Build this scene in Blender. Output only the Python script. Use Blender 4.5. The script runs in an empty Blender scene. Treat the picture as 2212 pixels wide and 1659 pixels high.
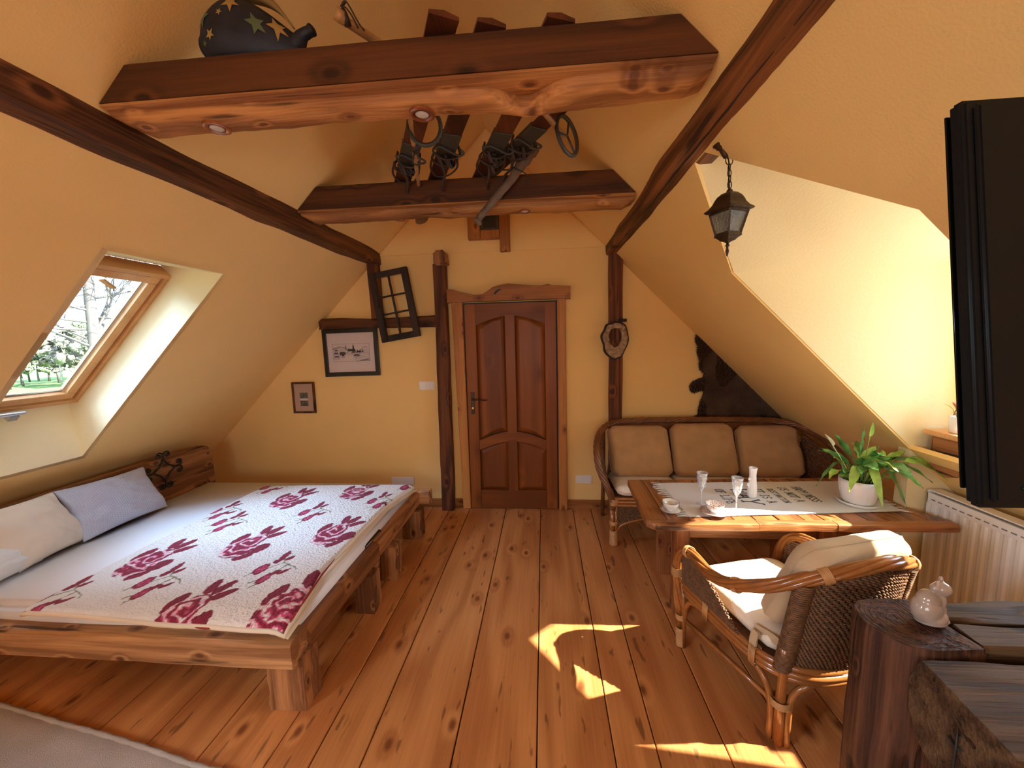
import bpy, bmesh, math, random
from mathutils import Vector, Matrix, noise
from mathutils.geometry import tessellate_polygon
random.seed(7)
PI = math.pi
S = bpy.context.scene
COL = S.collection

# ---------------------------------------------------------------- camera
cam = bpy.data.objects.new('camera', bpy.data.cameras.new('camera'))
COL.objects.link(cam)
cam.data.sensor_width = 36.0
cam.data.lens = 36.0 * 830.0 / 2212.0
cam.data.clip_start = 0.02
cam.data.clip_end = 500
cx = Vector((0.99642, 0.08108, -0.02383)); cy = Vector((0.01409, 0.11864, 0.99284)); cz = Vector((-0.08332, 0.98962, -0.11707))
m = Matrix((cx, cy, -cz)).transposed().to_4x4()
m.translation = (0, 0, 1.67)
cam.matrix_world = m
S.camera = cam

# ---------------------------------------------------------------- view, world, sun, window light
S.view_settings.view_transform = 'Standard'
S.view_settings.look = 'None'
S.view_settings.exposure = 0.95
S.view_settings.gamma = 1.0
S.view_settings.use_curve_mapping = False
S.cycles.use_denoising = True
S.cycles.max_bounces = 10
S.cycles.diffuse_bounces = 8
S.cycles.glossy_bounces = 4
S.cycles.transmission_bounces = 8
S.cycles.transparent_max_bounces = 12
S.cycles.caustics_reflective = False
S.cycles.caustics_refractive = False
S.cycles.sample_clamp_indirect = 6.0

SKY = 2.6
w = bpy.data.worlds.new('sky'); S.world = w; w.use_nodes = True
nt = w.node_tree; nt.nodes.clear()
def wn(t, **k):
    n = nt.nodes.new(t)
    for a, b in k.items(): setattr(n, a, b)
    return n
tc = wn('ShaderNodeTexCoord'); mp = wn('ShaderNodeMapping'); mp.inputs['Scale'].default_value = (1, 1, 2.6)
nz = wn('ShaderNodeTexNoise'); nz.inputs['Scale'].default_value = 3.2; nz.inputs['Detail'].default_value = 6; nz.inputs['Roughness'].default_value = 0.6
rp = wn('ShaderNodeValToRGB'); rp.color_ramp.elements[0].position = 0.40; rp.color_ramp.elements[1].position = 0.60
rp.color_ramp.elements[0].color = (0.34, 0.52, 0.80, 1); rp.color_ramp.elements[1].color = (0.80, 0.87, 0.95, 1)
bg = wn('ShaderNodeBackground'); bg.inputs['Strength'].default_value = SKY
ow = wn('ShaderNodeOutputWorld')
nt.links.new(tc.outputs['Generated'], mp.inputs['Vector']); nt.links.new(mp.outputs['Vector'], nz.inputs['Vector'])
nt.links.new(nz.outputs['Fac'], rp.inputs['Fac']); nt.links.new(rp.outputs['Color'], bg.inputs['Color']); nt.links.new(bg.outputs['Background'], ow.inputs['Surface'])

SUN_DIR = Vector((0.995, -0.096, 0.92)).normalized()      # towards the sun
sl = bpy.data.lights.new('sun', 'SUN'); sl.energy = 14.5; sl.angle = math.radians(0.6); sl.color = (1.0, 0.93, 0.80)
so = bpy.data.objects.new('sun', sl); COL.objects.link(so); so.rotation_euler = SUN_DIR.to_track_quat('Z', 'Y').to_euler()

def area(name, loc, target, sx, sy, power, col=(0.86, 0.93, 1.0), portal=False):
    l = bpy.data.lights.new(name, 'AREA'); l.shape = 'RECTANGLE'; l.size = sx; l.size_y = sy; l.energy = power; l.color = col
    o = bpy.data.objects.new(name, l); COL.objects.link(o)
    o.location = loc
    o.rotation_euler = (Vector(loc) - Vector(target)).to_track_quat('Z', 'Y').to_euler()
    if portal: l.cycles.is_portal = True
    return o
# daylight at the windows (front window and rear skylight are added openings for fill light)
area('fill_front_window', (-0.45, -2.55, 1.55), (-0.45, 0, 1.35), 1.7, 1.2, 18, (1.0, 0.93, 0.82))
area('daylight_dormer_window', (2.62, 1.72, 1.6), (0.5, 1.8, 1.2), 0.7, 0.75, 5)
area('daylight_skylight', (-4.9, 0.7, 4.6), (-2.6, 1.95, 1.7), 3.0, 3.0, 560, (0.48, 0.70, 1.0))
area('fill_rear_skylight', (-2.78, -0.90, 1.84), (-1.35, -0.45, 0.1), 0.5, 0.95, 60, (0.70, 0.84, 1.0))
area('portal_skylight', (-2.60, 1.93, 1.62), (-1.9, 1.93, 0.92), 0.6, 1.3, 1, portal=True)
area('portal_dormer', (2.50, 1.69, 1.66), (0.5, 1.69, 1.66), 0.9, 1.1, 1, portal=True)
area('portal_front', (-0.45, -2.45, 1.5), (-0.45, 0, 1.5), 1.6, 1.1, 1, portal=True)

# ---------------------------------------------------------------- helpers
class MB:
    def __init__(self): self.bm = bmesh.new()
    def face(self, pts):
        return self.bm.faces.new([self.bm.verts.new(p) for p in pts])
    def box(self, x0, x1, y0, y1, z0, z1):
        return self.hexa([(x0,y0,z0),(x1,y0,z0),(x1,y1,z0),(x0,y1,z0),(x0,y0,z1),(x1,y0,z1),(x1,y1,z1),(x0,y1,z1)])
    def hexa(self, p):
        v = [self.bm.verts.new(q) for q in p]
        for f in ((0,3,2,1),(4,5,6,7),(0,1,5,4),(1,2,6,5),(2,3,7,6),(3,0,4,7)): self.bm.faces.new([v[i] for i in f])
        return self
    def bar(self, a, b, w, t, up=(0,0,1)):
        a = Vector(a); b = Vector(b); d = (b-a).normalized(); u = Vector(up); s = d.cross(u).normalized(); u = s.cross(d)
        s = s*w/2; u = u*t/2
        return self.hexa([a-s-u, b-s-u, b+s-u, a+s-u, a-s+u, b-s+u, b+s+u, a+s+u])
    def loft(self, rings, cap=True, closed=True, loop=False):
        vr = [[self.bm.verts.new(p) for p in r] for r in rings]
        n = len(vr[0]); m_ = n if closed else n-1
        k = len(vr) if loop else len(vr)-1
        for i in range(k):
            a = vr[i]; b = vr[(i+1) % len(vr)]
            for j in range(m_):
                self.bm.faces.new([a[j], a[(j+1)%n], b[(j+1)%n], b[j]])
        if cap and not loop and closed:
            self.bm.faces.new(list(reversed(vr[0]))); self.bm.faces.new(vr[-1])
        return self
    def tube(self, pts, r, seg=8, loop=False, cap=True, flat=1.0, up=None):
        pts = [Vector(p) for p in pts]; n = len(pts); rings = []
        prev = None
        for i, p in enumerate(pts):
            if loop: t = pts[(i+1)%n]-pts[i-1]
            else: t = pts[min(i+1,n-1)]-pts[max(i-1,0)]
            if t.length < 1e-9: t = Vector((0,0,1))
            t.normalize()
            if prev is None:
                u = Vector(up) if up else (Vector((0,0,1)) if abs(t.z) < 0.9 else Vector((1,0,0)))
            else: u = prev
            s = t.cross(u)
            if s.length < 1e-6: s = t.cross(Vector((1,0.1,0)))
            s.normalize(); u = s.cross(t).normalized(); prev = u
            rr = r[i] if isinstance(r, (list, tuple)) else r
            rings.append([p + (s*math.cos(2*PI*k/seg) + u*flat*math.sin(2*PI*k/seg))*rr for k in range(seg)])
        return self.loft(rings, cap=cap, loop=loop)
    def lathe(self, prof, c, seg=24, axis=(0,0,1), mod=None):
        c = Vector(c); a = Vector(axis).normalized()
        u = a.cross(Vector((1,0,0)) if abs(a.x) < 0.9 else Vector((0,1,0))).normalized(); v = a.cross(u)
        rings = []
        for (r, z) in prof:
            rings.append([c + a*z + (u*math.cos(2*PI*k/seg)+v*math.sin(2*PI*k/seg))*max(r,1e-4)*(mod(k,z) if mod else 1) for k in range(seg)])
        return self.loft(rings)
    def prism(self, pts, axis, a0, a1):
        # pts: 2D outline, extruded along axis index
        def P(q, a):
            if axis == 0: return (a, q[0], q[1])
            if axis == 1: return (q[0], a, q[1])
            return (q[0], q[1], a)
        v3 = [Vector((q[0], q[1], 0)) for q in pts]
        tris = tessellate_polygon([v3])
        A = [self.bm.verts.new(P(q, a0)) for q in pts]; B = [self.bm.verts.new(P(q, a1)) for q in pts]
        for t in tris:
            for L_, rev in ((A, False), (B, True)):
                try: self.bm.faces.new([L_[i] for i in (t if not rev else reversed(t))])
                except ValueError: pass
        n = len(pts)
        for i in range(n): self.bm.faces.new([A[i], A[(i+1)%n], B[(i+1)%n], B[i]])
        return self
    def grid(self, fn, nu, nv, wrapu=False):
        g = [[self.bm.verts.new(fn(i/nu, j/nv)) for j in range(nv+1)] for i in range(nu + (0 if wrapu else 1))]
        for i in range(nu):
            for j in range(nv):
                a = g[i]; b = g[(i+1) % len(g)]
                self.bm.faces.new([a[j], b[j], b[j+1], a[j+1]])
        return g
    def xform(self, mat):
        bmesh.ops.transform(self.bm, matrix=mat, verts=self.bm.verts); return self
    def bevel(self, r, seg=2, ang=0.6):
        self.bm.normal_update()
        es = [e for e in self.bm.edges if len(e.link_faces) == 2 and e.calc_face_angle(0) > ang]
        bmesh.ops.bevel(self.bm, geom=es, offset=r, segments=seg, affect='EDGES', clamp_overlap=True); return self

OFF = {}
def setp(o, label=None, cat=None, group=None, kind=None):
    if label: o['label'] = label
    if cat: o['category'] = cat
    if group: o['group'] = group
    if kind: o['kind'] = kind
    return o
def thing(name, label, cat, loc=(0,0,0), group=None, kind=None):
    o = bpy.data.objects.new(name, None); o.empty_display_size = 0.05
    COL.objects.link(o); o.location = loc; OFF[o.name] = Vector(loc)
    return setp(o, label, cat, group, kind)
def build(mb, name, mat, parent=None, loc=None, smooth=False, label=None, cat=None, group=None, kind=None, fix=True):
    off = OFF[parent.name] if parent is not None else Vector(loc if loc is not None else (0,0,0))
    if fix: bmesh.ops.recalc_face_normals(mb.bm, faces=mb.bm.faces)
    if off.length > 0: bmesh.ops.translate(mb.bm, verts=mb.bm.verts, vec=-off)
    me = bpy.data.meshes.new(name); mb.bm.to_mesh(me); mb.bm.free()
    mats = mat if isinstance(mat, (list, tuple)) else [mat]
    for q in mats: me.materials.append(q)
    if smooth:
        me.polygons.foreach_set('use_smooth', [True]*len(me.polygons))
        if smooth != 2:
            try: me.set_sharp_from_angle(angle=math.radians(40))
            except Exception: pass
    o = bpy.data.objects.new(name, me); COL.objects.link(o)
    if parent is not None: o.parent = parent
    else: o.location = off
    OFF[o.name] = off
    return setp(o, label, cat, group, kind)
def nz3(x, y, z, s=1.0): return noise.noise(Vector((x*s, y*s, z*s)))

# ---------------------------------------------------------------- materials
def base_mat(name):
    m_ = bpy.data.materials.new(name); m_.use_nodes = True
    return m_, m_.node_tree, m_.node_tree.nodes['Principled BSDF']
def link(nt_, a, b): nt_.links.new(a, b)
def plain(name, col, rough=0.6, metal=0.0, bump=0.0, bscale=80, spec=0.5, var=0.0, vscale=6, trans=0.0, sheen=0.0, coat=0.0, subs=0.0, dist=0.004):
    m_, t, b = base_mat(name)
    b.inputs['Base Color'].default_value = (*col, 1); b.inputs['Roughness'].default_value = rough; b.inputs['Metallic'].default_value = metal
    b.inputs['Specular IOR Level'].default_value = spec; b.inputs['Transmission Weight'].default_value = trans
    b.inputs['Sheen Weight'].default_value = sheen; b.inputs['Coat Weight'].default_value = coat
    if subs: b.inputs['Subsurface Weight'].default_value = subs; b.inputs['Subsurface Scale'].default_value = 0.02
    tc_ = t.nodes.new('ShaderNodeTexCoord')
    if var:
        n = t.nodes.new('ShaderNodeTexNoise'); n.inputs['Scale'].default_value = vscale; n.inputs['Detail'].default_value = 4
        r = t.nodes.new('ShaderNodeValToRGB'); r.color_ramp.elements[0].position = 0.3; r.color_ramp.elements[1].position = 0.7
        r.color_ramp.elements[0].color = (*[c*(1-var) for c in col], 1); r.color_ramp.elements[1].color = (*[min(1, c*(1+var*0.6)) for c in col], 1)
        link(t, tc_.outputs['Object'], n.inputs['Vector']); link(t, n.outputs['Fac'], r.inputs['Fac']); link(t, r.outputs['Color'], b.inputs['Base Color'])
    if bump:
        n2 = t.nodes.new('ShaderNodeTexNoise'); n2.inputs['Scale'].default_value = bscale; n2.inputs['Detail'].default_value = 3
        bp = t.nodes.new('ShaderNodeBump'); bp.inputs['Strength'].default_value = bump; bp.inputs['Distance'].default_value = dist
        link(t, tc_.outputs['Object'], n2.inputs['Vector']); link(t, n2.outputs['Fac'], bp.inputs['Height']); link(t, bp.outputs['Normal'], b.inputs['Normal'])
    return m_
def wood(name, light, dark, axis=0, rings=9.0, rough=0.5, knots=1.0, kscale=1.7, bump=0.25, crack=0.5, coat=0.0, stain=0.0, dcol=(0.03,0.012,0.006), streak=1.0, stretch=0.07, fib=1.15, clen=1.6, klo=0.045, khi=0.085):
    """grain runs along the given axis; every object gets its own offset into the pattern"""
    m_, t, b = base_mat(name)
    N = t.nodes
    def nn(ty): return N.new(ty)
    tc_ = nn('ShaderNodeTexCoord'); oi = nn('ShaderNodeObjectInfo')
    mul = nn('ShaderNodeVectorMath'); mul.operation = 'SCALE'; mul.inputs[0].default_value = (17.0, 31.0, 23.0)
    link(t, oi.outputs['Random'], mul.inputs['Scale'])
    ad = nn('ShaderNodeVectorMath'); ad.operation = 'ADD'
    link(t, tc_.outputs['Object'], ad.inputs[0]); link(t, mul.outputs[0], ad.inputs[1])
    def mapped(sc):
        mp_ = nn('ShaderNodeMapping'); mp_.inputs['Scale'].default_value = sc; link(t, ad.outputs[0], mp_.inputs['Vector']); return mp_
    sc = [1, 1, 1]; sc[axis] = stretch
    g = mapped(sc)
    # swirl field
    n1 = nn('ShaderNodeTexNoise'); n1.inputs['Scale'].default_value = 3.2; n1.inputs['Detail'].default_value = 2; link(t, g.outputs[0], n1.inputs['Vector'])
    # knots
    sx_ = nn('ShaderNodeSeparateXYZ'); link(t, ad.outputs[0], sx_.inputs[0]); kmap = nn('ShaderNodeCombineXYZ')
    oth = [i_ for i_ in range(3) if i_ != axis]
    ka = nn('ShaderNodeMath'); ka.operation = 'ADD'; link(t, sx_.outputs[oth[0]], ka.inputs[0]); link(t, sx_.outputs[oth[1]], ka.inputs[1])
    kb1 = nn('ShaderNodeMath'); kb1.operation = 'MULTIPLY'; kb1.inputs[1].default_value = kscale*2.2; link(t, ka.outputs[0], kb1.inputs[0]); link(t, kb1.outputs[0], kmap.inputs[0])
    kb2 = nn('ShaderNodeMath'); kb2.operation = 'MULTIPLY'; kb2.inputs[1].default_value = kscale*1.25; link(t, sx_.outputs[axis], kb2.inputs[0]); link(t, kb2.outputs[0], kmap.inputs[1])
    vo = nn('ShaderNodeTexVoronoi'); vo.voronoi_dimensions = '2D'; vo.feature = 'F1'; vo.inputs['Scale'].default_value = 1.0; vo.inputs['Randomness'].default_value = 1.0; link(t, kmap.outputs[0], vo.inputs['Vector'])
    kb = nn('ShaderNodeMapRange'); kb.inputs['From Min'].default_value = 0.03; kb.inputs['From Max'].default_value = 0.24; kb.inputs['To Min'].default_value = 1.0; kb.inputs['To Max'].default_value = 0.0
    kb.interpolation_type = 'SMOOTHERSTEP'; link(t, vo.outputs['Distance'], kb.inputs['Value'])
    # wave rings
    m1 = nn('ShaderNodeMath'); m1.operation = 'MULTIPLY'; m1.inputs[1].default_value = rings*7; link(t, n1.outputs['Fac'], m1.inputs[0])
    m2 = nn('ShaderNodeMath'); m2.operation = 'MULTIPLY_ADD'; m2.inputs[1].default_value = 4.2*knots; link(t, kb.outputs[0], m2.inputs[0]); link(t, m1.outputs[0], m2.inputs[2])
    sn = nn('ShaderNodeMath'); sn.operation = 'SINE'; link(t, m2.outputs[0], sn.inputs[0])
    # fine fibres
    fs = [90, 90, 90]; fs[axis] = 3.0
    fm = mapped(fs)
    nf = nn('ShaderNodeTexNoise'); nf.inputs['Scale'].default_value = 1.0; nf.inputs['Detail'].default_value = 3; link(t, fm.outputs[0], nf.inputs['Vector'])
    mix = nn('ShaderNodeMath'); mix.operation = 'MULTIPLY_ADD'; mix.inputs[1].default_value = 0.27*streak; link(t, sn.outputs[0], mix.inputs[0])
    m3 = nn('ShaderNodeMath'); m3.operation = 'MULTIPLY_ADD'; m3.inputs[1].default_value = fib; m3.inputs[2].default_value = (1.15-fib)*0.5; link(t, nf.outputs['Fac'], m3.inputs[0]); link(t, m3.outputs[0], mix.inputs[2])
    # broad tone
    bs = [2.2, 2.2, 2.2]; bs[axis] = 0.6
    bm_ = mapped(bs); nb = nn('ShaderNodeTexNoise'); nb.inputs['Scale'].default_value = 1.0; nb.inputs['Detail'].default_value = 2; link(t, bm_.outputs[0], nb.inputs['Vector'])
    m4 = nn('ShaderNodeMath'); m4.operation = 'MULTIPLY_ADD'; m4.inputs[1].default_value = 0.8; link(t, nb.outputs['Fac'], m4.inputs[0])
    m5 = nn('ShaderNodeMath'); m5.operation = 'SUBTRACT'; m5.inputs[1].default_value = 0.50; link(t, mix.outputs[0], m5.inputs[0]); link(t, m5.outputs[0], m4.inputs[2])
    cr = nn('ShaderNodeValToRGB'); cr.color_ramp.elements[0].position = 0.12; cr.color_ramp.elements[1].position = 0.88
    cr.color_ramp.elements[0].color = (*dark, 1); cr.color_ramp.elements[1].color = (*light, 1)
    link(t, m4.outputs[0], cr.inputs['Fac'])
    # knot darkening
    kd = nn('ShaderNodeMapRange'); kd.inputs['From Min'].default_value = klo; kd.inputs['From Max'].default_value = khi; kd.inputs['To Min'].default_value = 0.85*min(1, knots); kd.inputs['To Max'].default_value = 0.0
    link(t, vo.outputs['Distance'], kd.inputs['Value'])
    mx = nn('ShaderNodeMix'); mx.data_type = 'RGBA'; link(t, kd.outputs[0], mx.inputs[0]); link(t, cr.outputs['Color'], mx.inputs[6])
    mx.inputs[7].default_value = (dark[0]*0.42, dark[1]*0.32, dark[2]*0.35, 1)
    # cracks and dark flecks
    cs = [26, 26, 26]; cs[axis] = clen
    cm = mapped(cs); nc = nn('ShaderNodeTexNoise'); nc.inputs['Scale'].default_value = 1.0; nc.inputs['Detail'].default_value = 2.0; link(t, cm.outputs[0], nc.inputs['Vector'])
    ck = nn('ShaderNodeMapRange'); ck.inputs['From Min'].default_value = 0.655; ck.inputs['From Max'].default_value = 0.70; ck.inputs['To Max'].default_value = crack; link(t, nc.outputs['Fac'], ck.inputs['Value'])
    mx2 = nn('ShaderNodeMix'); mx2.data_type = 'RGBA'; link(t, ck.outputs[0], mx2.inputs[0]); link(t, mx.outputs[2], mx2.inputs[6]); mx2.inputs[7].default_value = (*dcol, 1)
    # per-object tone
    hv = nn('ShaderNodeHueSaturation'); hr = nn('ShaderNodeMapRange'); hr.inputs['To Min'].default_value = 0.86; hr.inputs['To Max'].default_value = 1.14
    link(t, oi.outputs['Random'], hr.inputs['Value']); link(t, hr.outputs[0], hv.inputs['Value']); link(t, mx2.outputs[2], hv.inputs['Color'])
    out = hv.outputs['Color']
    if stain:
        ns = nn('ShaderNodeTexNoise'); ns.inputs['Scale'].default_value = 5.0; ns.inputs['Detail'].default_value = 5; link(t, g.outputs[0], ns.inputs['Vector'])
        nr = nn('ShaderNodeMapRange'); nr.inputs['From Min'].default_value = 0.47; nr.inputs['From Max'].default_value = 0.64; nr.inputs['To Max'].default_value = stain; link(t, ns.outputs['Fac'], nr.inputs['Value'])
        mx3 = nn('ShaderNodeMix'); mx3.data_type = 'RGBA'; link(t, nr.outputs[0], mx3.inputs[0]); link(t, out, mx3.inputs[6]); mx3.inputs[7].default_value = (dark[0]*0.55, dark[1]*0.5, dark[2]*0.6, 1)
        out = mx3.outputs[2]
    link(t, out, b.inputs['Base Color'])
    b.inputs['Specular IOR Level'].default_value = 0.3; b.inputs['Roughness'].default_value = rough; b.inputs['Coat Weight'].default_value = coat; b.inputs['Coat Roughness'].default_value = 0.25
    bp = nn('ShaderNodeBump'); bp.inputs['Strength'].default_value = bump; bp.inputs['Distance'].default_value = 0.006
    s2 = nn('ShaderNodeMath'); s2.operation = 'SUBTRACT'; link(t, mix.outputs[0], s2.inputs[0]); link(t, ck.outputs[0], s2.inputs[1])
    link(t, s2.outputs[0], bp.inputs['Height']); link(t, bp.outputs['Normal'], b.inputs['Normal'])
    return m_
def vcol(name, rough=0.8, bump=0.0, bscale=90, dist=0.004, voronoi=False, sheen=0.0):
    m_, t, b = base_mat(name)
    a = t.nodes.new('ShaderNodeVertexColor'); a.layer_name = 'Col'; link(t, a.outputs['Color'], b.inputs['Base Color'])
    b.inputs['Roughness'].default_value = rough; b.inputs['Sheen Weight'].default_value = sheen
    if bump:
        tc_ = t.nodes.new('ShaderNodeTexCoord')
        n2 = t.nodes.new('ShaderNodeTexVoronoi' if voronoi else 'ShaderNodeTexNoise'); n2.inputs['Scale'].default_value = bscale
        bp = t.nodes.new('ShaderNodeBump'); bp.inputs['Strength'].default_value = bump; bp.inputs['Distance'].default_value = dist
        link(t, tc_.outputs['Object'], n2.inputs['Vector']); link(t, n2.outputs['Distance' if voronoi else 'Fac'], bp.inputs['Height']); link(t, bp.outputs['Normal'], b.inputs['Normal'])
    return m_
def glass(name, tint=(0.95, 0.98, 1.0), refl=0.10):
    m_ = bpy.data.materials.new(name); m_.use_nodes = True; t = m_.node_tree; t.nodes.clear()
    o = t.nodes.new('ShaderNodeOutputMaterial'); mx = t.nodes.new('ShaderNodeMixShader'); tr = t.nodes.new('ShaderNodeBsdfTransparent'); gl = t.nodes.new('ShaderNodeBsdfGlossy')
    lw = t.nodes.new('ShaderNodeLayerWeight'); lw.inputs['Blend'].default_value = refl*2
    tr.inputs['Color'].default_value = (*tint, 1); gl.inputs['Roughness'].default_value = 0.01
    ge = t.nodes.new('ShaderNodeNewGeometry'); iv = t.nodes.new('ShaderNodeMath'); iv.operation = 'SUBTRACT'; iv.inputs[0].default_value = 1.0; link(t, ge.outputs['Backfacing'], iv.inputs[1])
    mu = t.nodes.new('ShaderNodeMath'); mu.operation = 'MULTIPLY'; link(t, lw.outputs['Fresnel'], mu.inputs[0]); link(t, iv.outputs[0], mu.inputs[1])
    link(t, mu.outputs[0], mx.inputs[0]); link(t, tr.outputs[0], mx.inputs[1]); link(t, gl.outputs[0], mx.inputs[2]); link(t, mx.outputs[0], o.inputs[0])
    return m_
def frosted(name):
    m_ = bpy.data.materials.new(name); m_.use_nodes = True; t = m_.node_tree; t.nodes.clear()
    o = t.nodes.new('ShaderNodeOutputMaterial'); a = t.nodes.new('ShaderNodeMixShader'); b2 = t.nodes.new('ShaderNodeMixShader'); tr = t.nodes.new('ShaderNodeBsdfTransparent'); gl = t.nodes.new('ShaderNodeBsdfGlossy'); df = t.nodes.new('ShaderNodeBsdfDiffuse')
    tr.inputs['Color'].default_value = (.97, .98, 1, 1); gl.inputs['Roughness'].default_value = .06; df.inputs['Color'].default_value = (.85, .88, .92, 1)
    a.inputs[0].default_value = .22; b2.inputs[0].default_value = .10
    link(t, tr.outputs[0], a.inputs[1]); link(t, df.outputs[0], a.inputs[2]); link(t, a.outputs[0], b2.inputs[1]); link(t, gl.outputs[0], b2.inputs[2]); link(t, b2.outputs[0], o.inputs[0])
    return m_
def setcol(o, fn):
    me = o.data; ca = me.color_attributes.new('Col', 'FLOAT_COLOR', 'POINT')
    buf = []
    for v in me.vertices: buf.extend((*fn(v.co), 1.0))
    ca.data.foreach_set('color', buf)

WALLC = (0.88, 0.60, 0.235)
M = {}
M['plaster'] = plain('yellow_plaster', WALLC, 0.9, bump=0.35, bscale=120, var=0.03, vscale=2, spec=0.2, dist=0.003)
M['plaster_rough'] = plain('textured_plaster', (0.84, 0.70, 0.39), 0.9, bump=0.35, bscale=75, spec=0.2, dist=0.004)
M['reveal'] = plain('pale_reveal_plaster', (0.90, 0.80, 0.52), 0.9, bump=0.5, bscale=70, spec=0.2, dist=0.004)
M['floor'] = wood('floor_pine', (0.72, 0.32, 0.105), (0.42, 0.145, 0.042), 1, rings=5, rough=0.33, knots=1.0, kscale=1.7, bump=0.12, crack=0.5, coat=0.2, streak=0.7, stretch=0.13, fib=0.55, clen=6.0, klo=0.03, khi=0.085)
M['gap'] = plain('joint_dirt', (0.03, 0.015, 0.008), 0.9)
M['dark_y'] = wood('dark_beam_y', (0.24, 0.085, 0.026), (0.06, 0.020, 0.006), 1, rings=8, rough=0.6, bump=0.8, crack=0.8, stretch=0.08)
M['dark_x'] = wood('dark_beam_x', (0.115, 0.038, 0.009), (0.045, 0.014, 0.0035), 0, rings=5, rough=0.65, bump=0.3, crack=0.4, fib=0.7)
M['dark_z'] = wood('dark_beam_z', (0.19, 0.060, 0.018), (0.05, 0.015, 0.006), 2, rings=8, rough=0.65, bump=0.8, crack=0.8)
M['log_x'] = wood('peeled_log', (0.58, 0.27, 0.085), (0.26, 0.10, 0.030), 0, rings=6, rough=0.55, knots=1.0, kscale=3.0, bump=0.6, crack=0.8, stain=0.75, stretch=0.14)
M['bed_x'] = wood('bed_pine_x', (0.62, 0.34, 0.15), (0.28, 0.125, 0.048), 0, rings=6, rough=0.5, kscale=2.6, bump=0.35, crack=0.85)
M['bed_y'] = wood('bed_pine_y', (0.42, 0.185, 0.068), (0.16, 0.058, 0.020), 1, rings=7, rough=0.45, kscale=2.4, bump=0.5, crack=0.9)
M['bed_z'] = wood('bed_pine_z', (0.48, 0.23, 0.09), (0.16, 0.062, 0.024), 2, rings=7, rough=0.55, kscale=3, bump=0.7, crack=0.9)
M['door_z'] = wood('door_wood_z', (0.27, 0.080, 0.012), (0.15, 0.040, 0.006), 2, rings=3, rough=0.5, knots=0.35, kscale=1.2, bump=0.08, crack=0.1, coat=0.05, fib=0.6)
M['door_x'] = wood('door_wood_x', (0.27, 0.080, 0.012), (0.15, 0.040, 0.006), 0, rings=3, rough=0.5, knots=0.35, kscale=1.2, bump=0.08, crack=0.1, coat=0.05, fib=0.6)
M['frame_z'] = wood('frame_wood_z', (0.46, 0.195, 0.052), (0.30, 0.110, 0.026), 2, rings=4, rough=0.5, kscale=2.3, bump=0.15, crack=0.3)
M['frame_x'] = wood('frame_wood_x', (0.40, 0.160, 0.042), (0.24, 0.085, 0.022), 0, rings=4, rough=0.5, kscale=2.3, bump=0.2, crack=0.4)
M['pine_y'] = wood('window_pine_y', (0.72, 0.40, 0.17), (0.60, 0.30, 0.11), 1, rings=3, rough=0.35, knots=0.2, bump=0.05, crack=0.0, coat=0.3)
M['pine_s'] = wood('window_pine_s', (0.72, 0.40, 0.17), (0.60, 0.30, 0.11), 2, rings=3, rough=0.35, knots=0.2, bump=0.05, crack=0.0, coat=0.3, stretch=0.2)
M['table_y'] = wood('table_wood_y', (0.40, 0.15, 0.045), (0.15, 0.05, 0.018), 1, rings=8, rough=0.32, kscale=2.0, bump=0.5, crack=0.9, coat=0.3, stretch=0.1)
M['table_x'] = wood('table_wood_x', (0.42, 0.17, 0.055), (0.20, 0.07, 0.024), 0, rings=8, rough=0.35, kscale=2.0, bump=0.5, crack=0.8, coat=0.3)
M['table_z'] = wood('table_wood_z', (0.34, 0.13, 0.045), (0.18, 0.06, 0.022), 2, rings=6, rough=0.45, kscale=2.4, bump=0.3, crack=0.5)
M['old_x'] = wood('old_timber_x', (0.13, 0.075, 0.036), (0.040, 0.020, 0.010), 0, rings=9, rough=0.6, kscale=2.2, bump=0.9, crack=0.95)
M['old_z'] = wood('old_timber_z', (0.16, 0.065, 0.030), (0.045, 0.017, 0.009), 2, rings=9, rough=0.6, kscale=3.0, bump=0.9, crack=0.95)
M['rattan'] = plain('rattan', (0.34, 0.120, 0.028), 0.24, coat=0.5, var=0.3, vscale=14)
M['rattan_pale'] = plain('rattan_wrap', (0.55, 0.28, 0.10), 0.35, coat=0.3, var=0.2, vscale=40)
M['rattan_dark'] = plain('dark_rattan', (0.20, 0.070, 0.022), 0.3, coat=0.4, var=0.3, vscale=14)
M['weave'] = plain('seagrass_cord', (0.17, 0.075, 0.028), 0.6, var=0.45, vscale=60)
M['linen'] = plain('beige_linen', (0.56, 0.42, 0.25), 0.95, bump=0.4, bscale=260, var=0.08, vscale=9, spec=0.1, sheen=0.2)
M['linen_dark'] = plain('tan_linen', (0.46, 0.27, 0.12), 0.95, bump=0.5, bscale=240, var=0.10, vscale=9, spec=0.1, sheen=0.2)
M['cream'] = plain('cream_canvas', (0.82, 0.74, 0.60), 0.95, bump=0.3, bscale=200, spec=0.1)
M['sheet'] = plain('white_sheet', (0.86, 0.88, 0.92), 0.9, bump=0.15, bscale=12, spec=0.15, dist=0.01)
M['pillow_cream'] = plain('cream_cotton', (0.74, 0.68, 0.58), 0.95, bump=0.3, bscale=14, spec=0.1, dist=0.01)
M['pillow_white'] = plain('white_cotton', (0.78, 0.82, 0.84), 0.95, bump=0.3, bscale=30, spec=0.1, dist=0.006)
M['minky'] = plain('grey_blue_fleece', (0.50, 0.54, 0.66), 0.95, bump=0.2, bscale=60, spec=0.1, sheen=0.3)
M['rug'] = plain('beige_rug', (0.48, 0.42, 0.36), 0.98, bump=0.9, bscale=320, var=0.12, vscale=5, spec=0.1)
M['black'] = plain('black_lacquer', (0.012, 0.011, 0.010), 0.35)
M['tv'] = plain('tv_plastic', (0.006, 0.006, 0.006), 0.45, spec=0.15)
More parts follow.
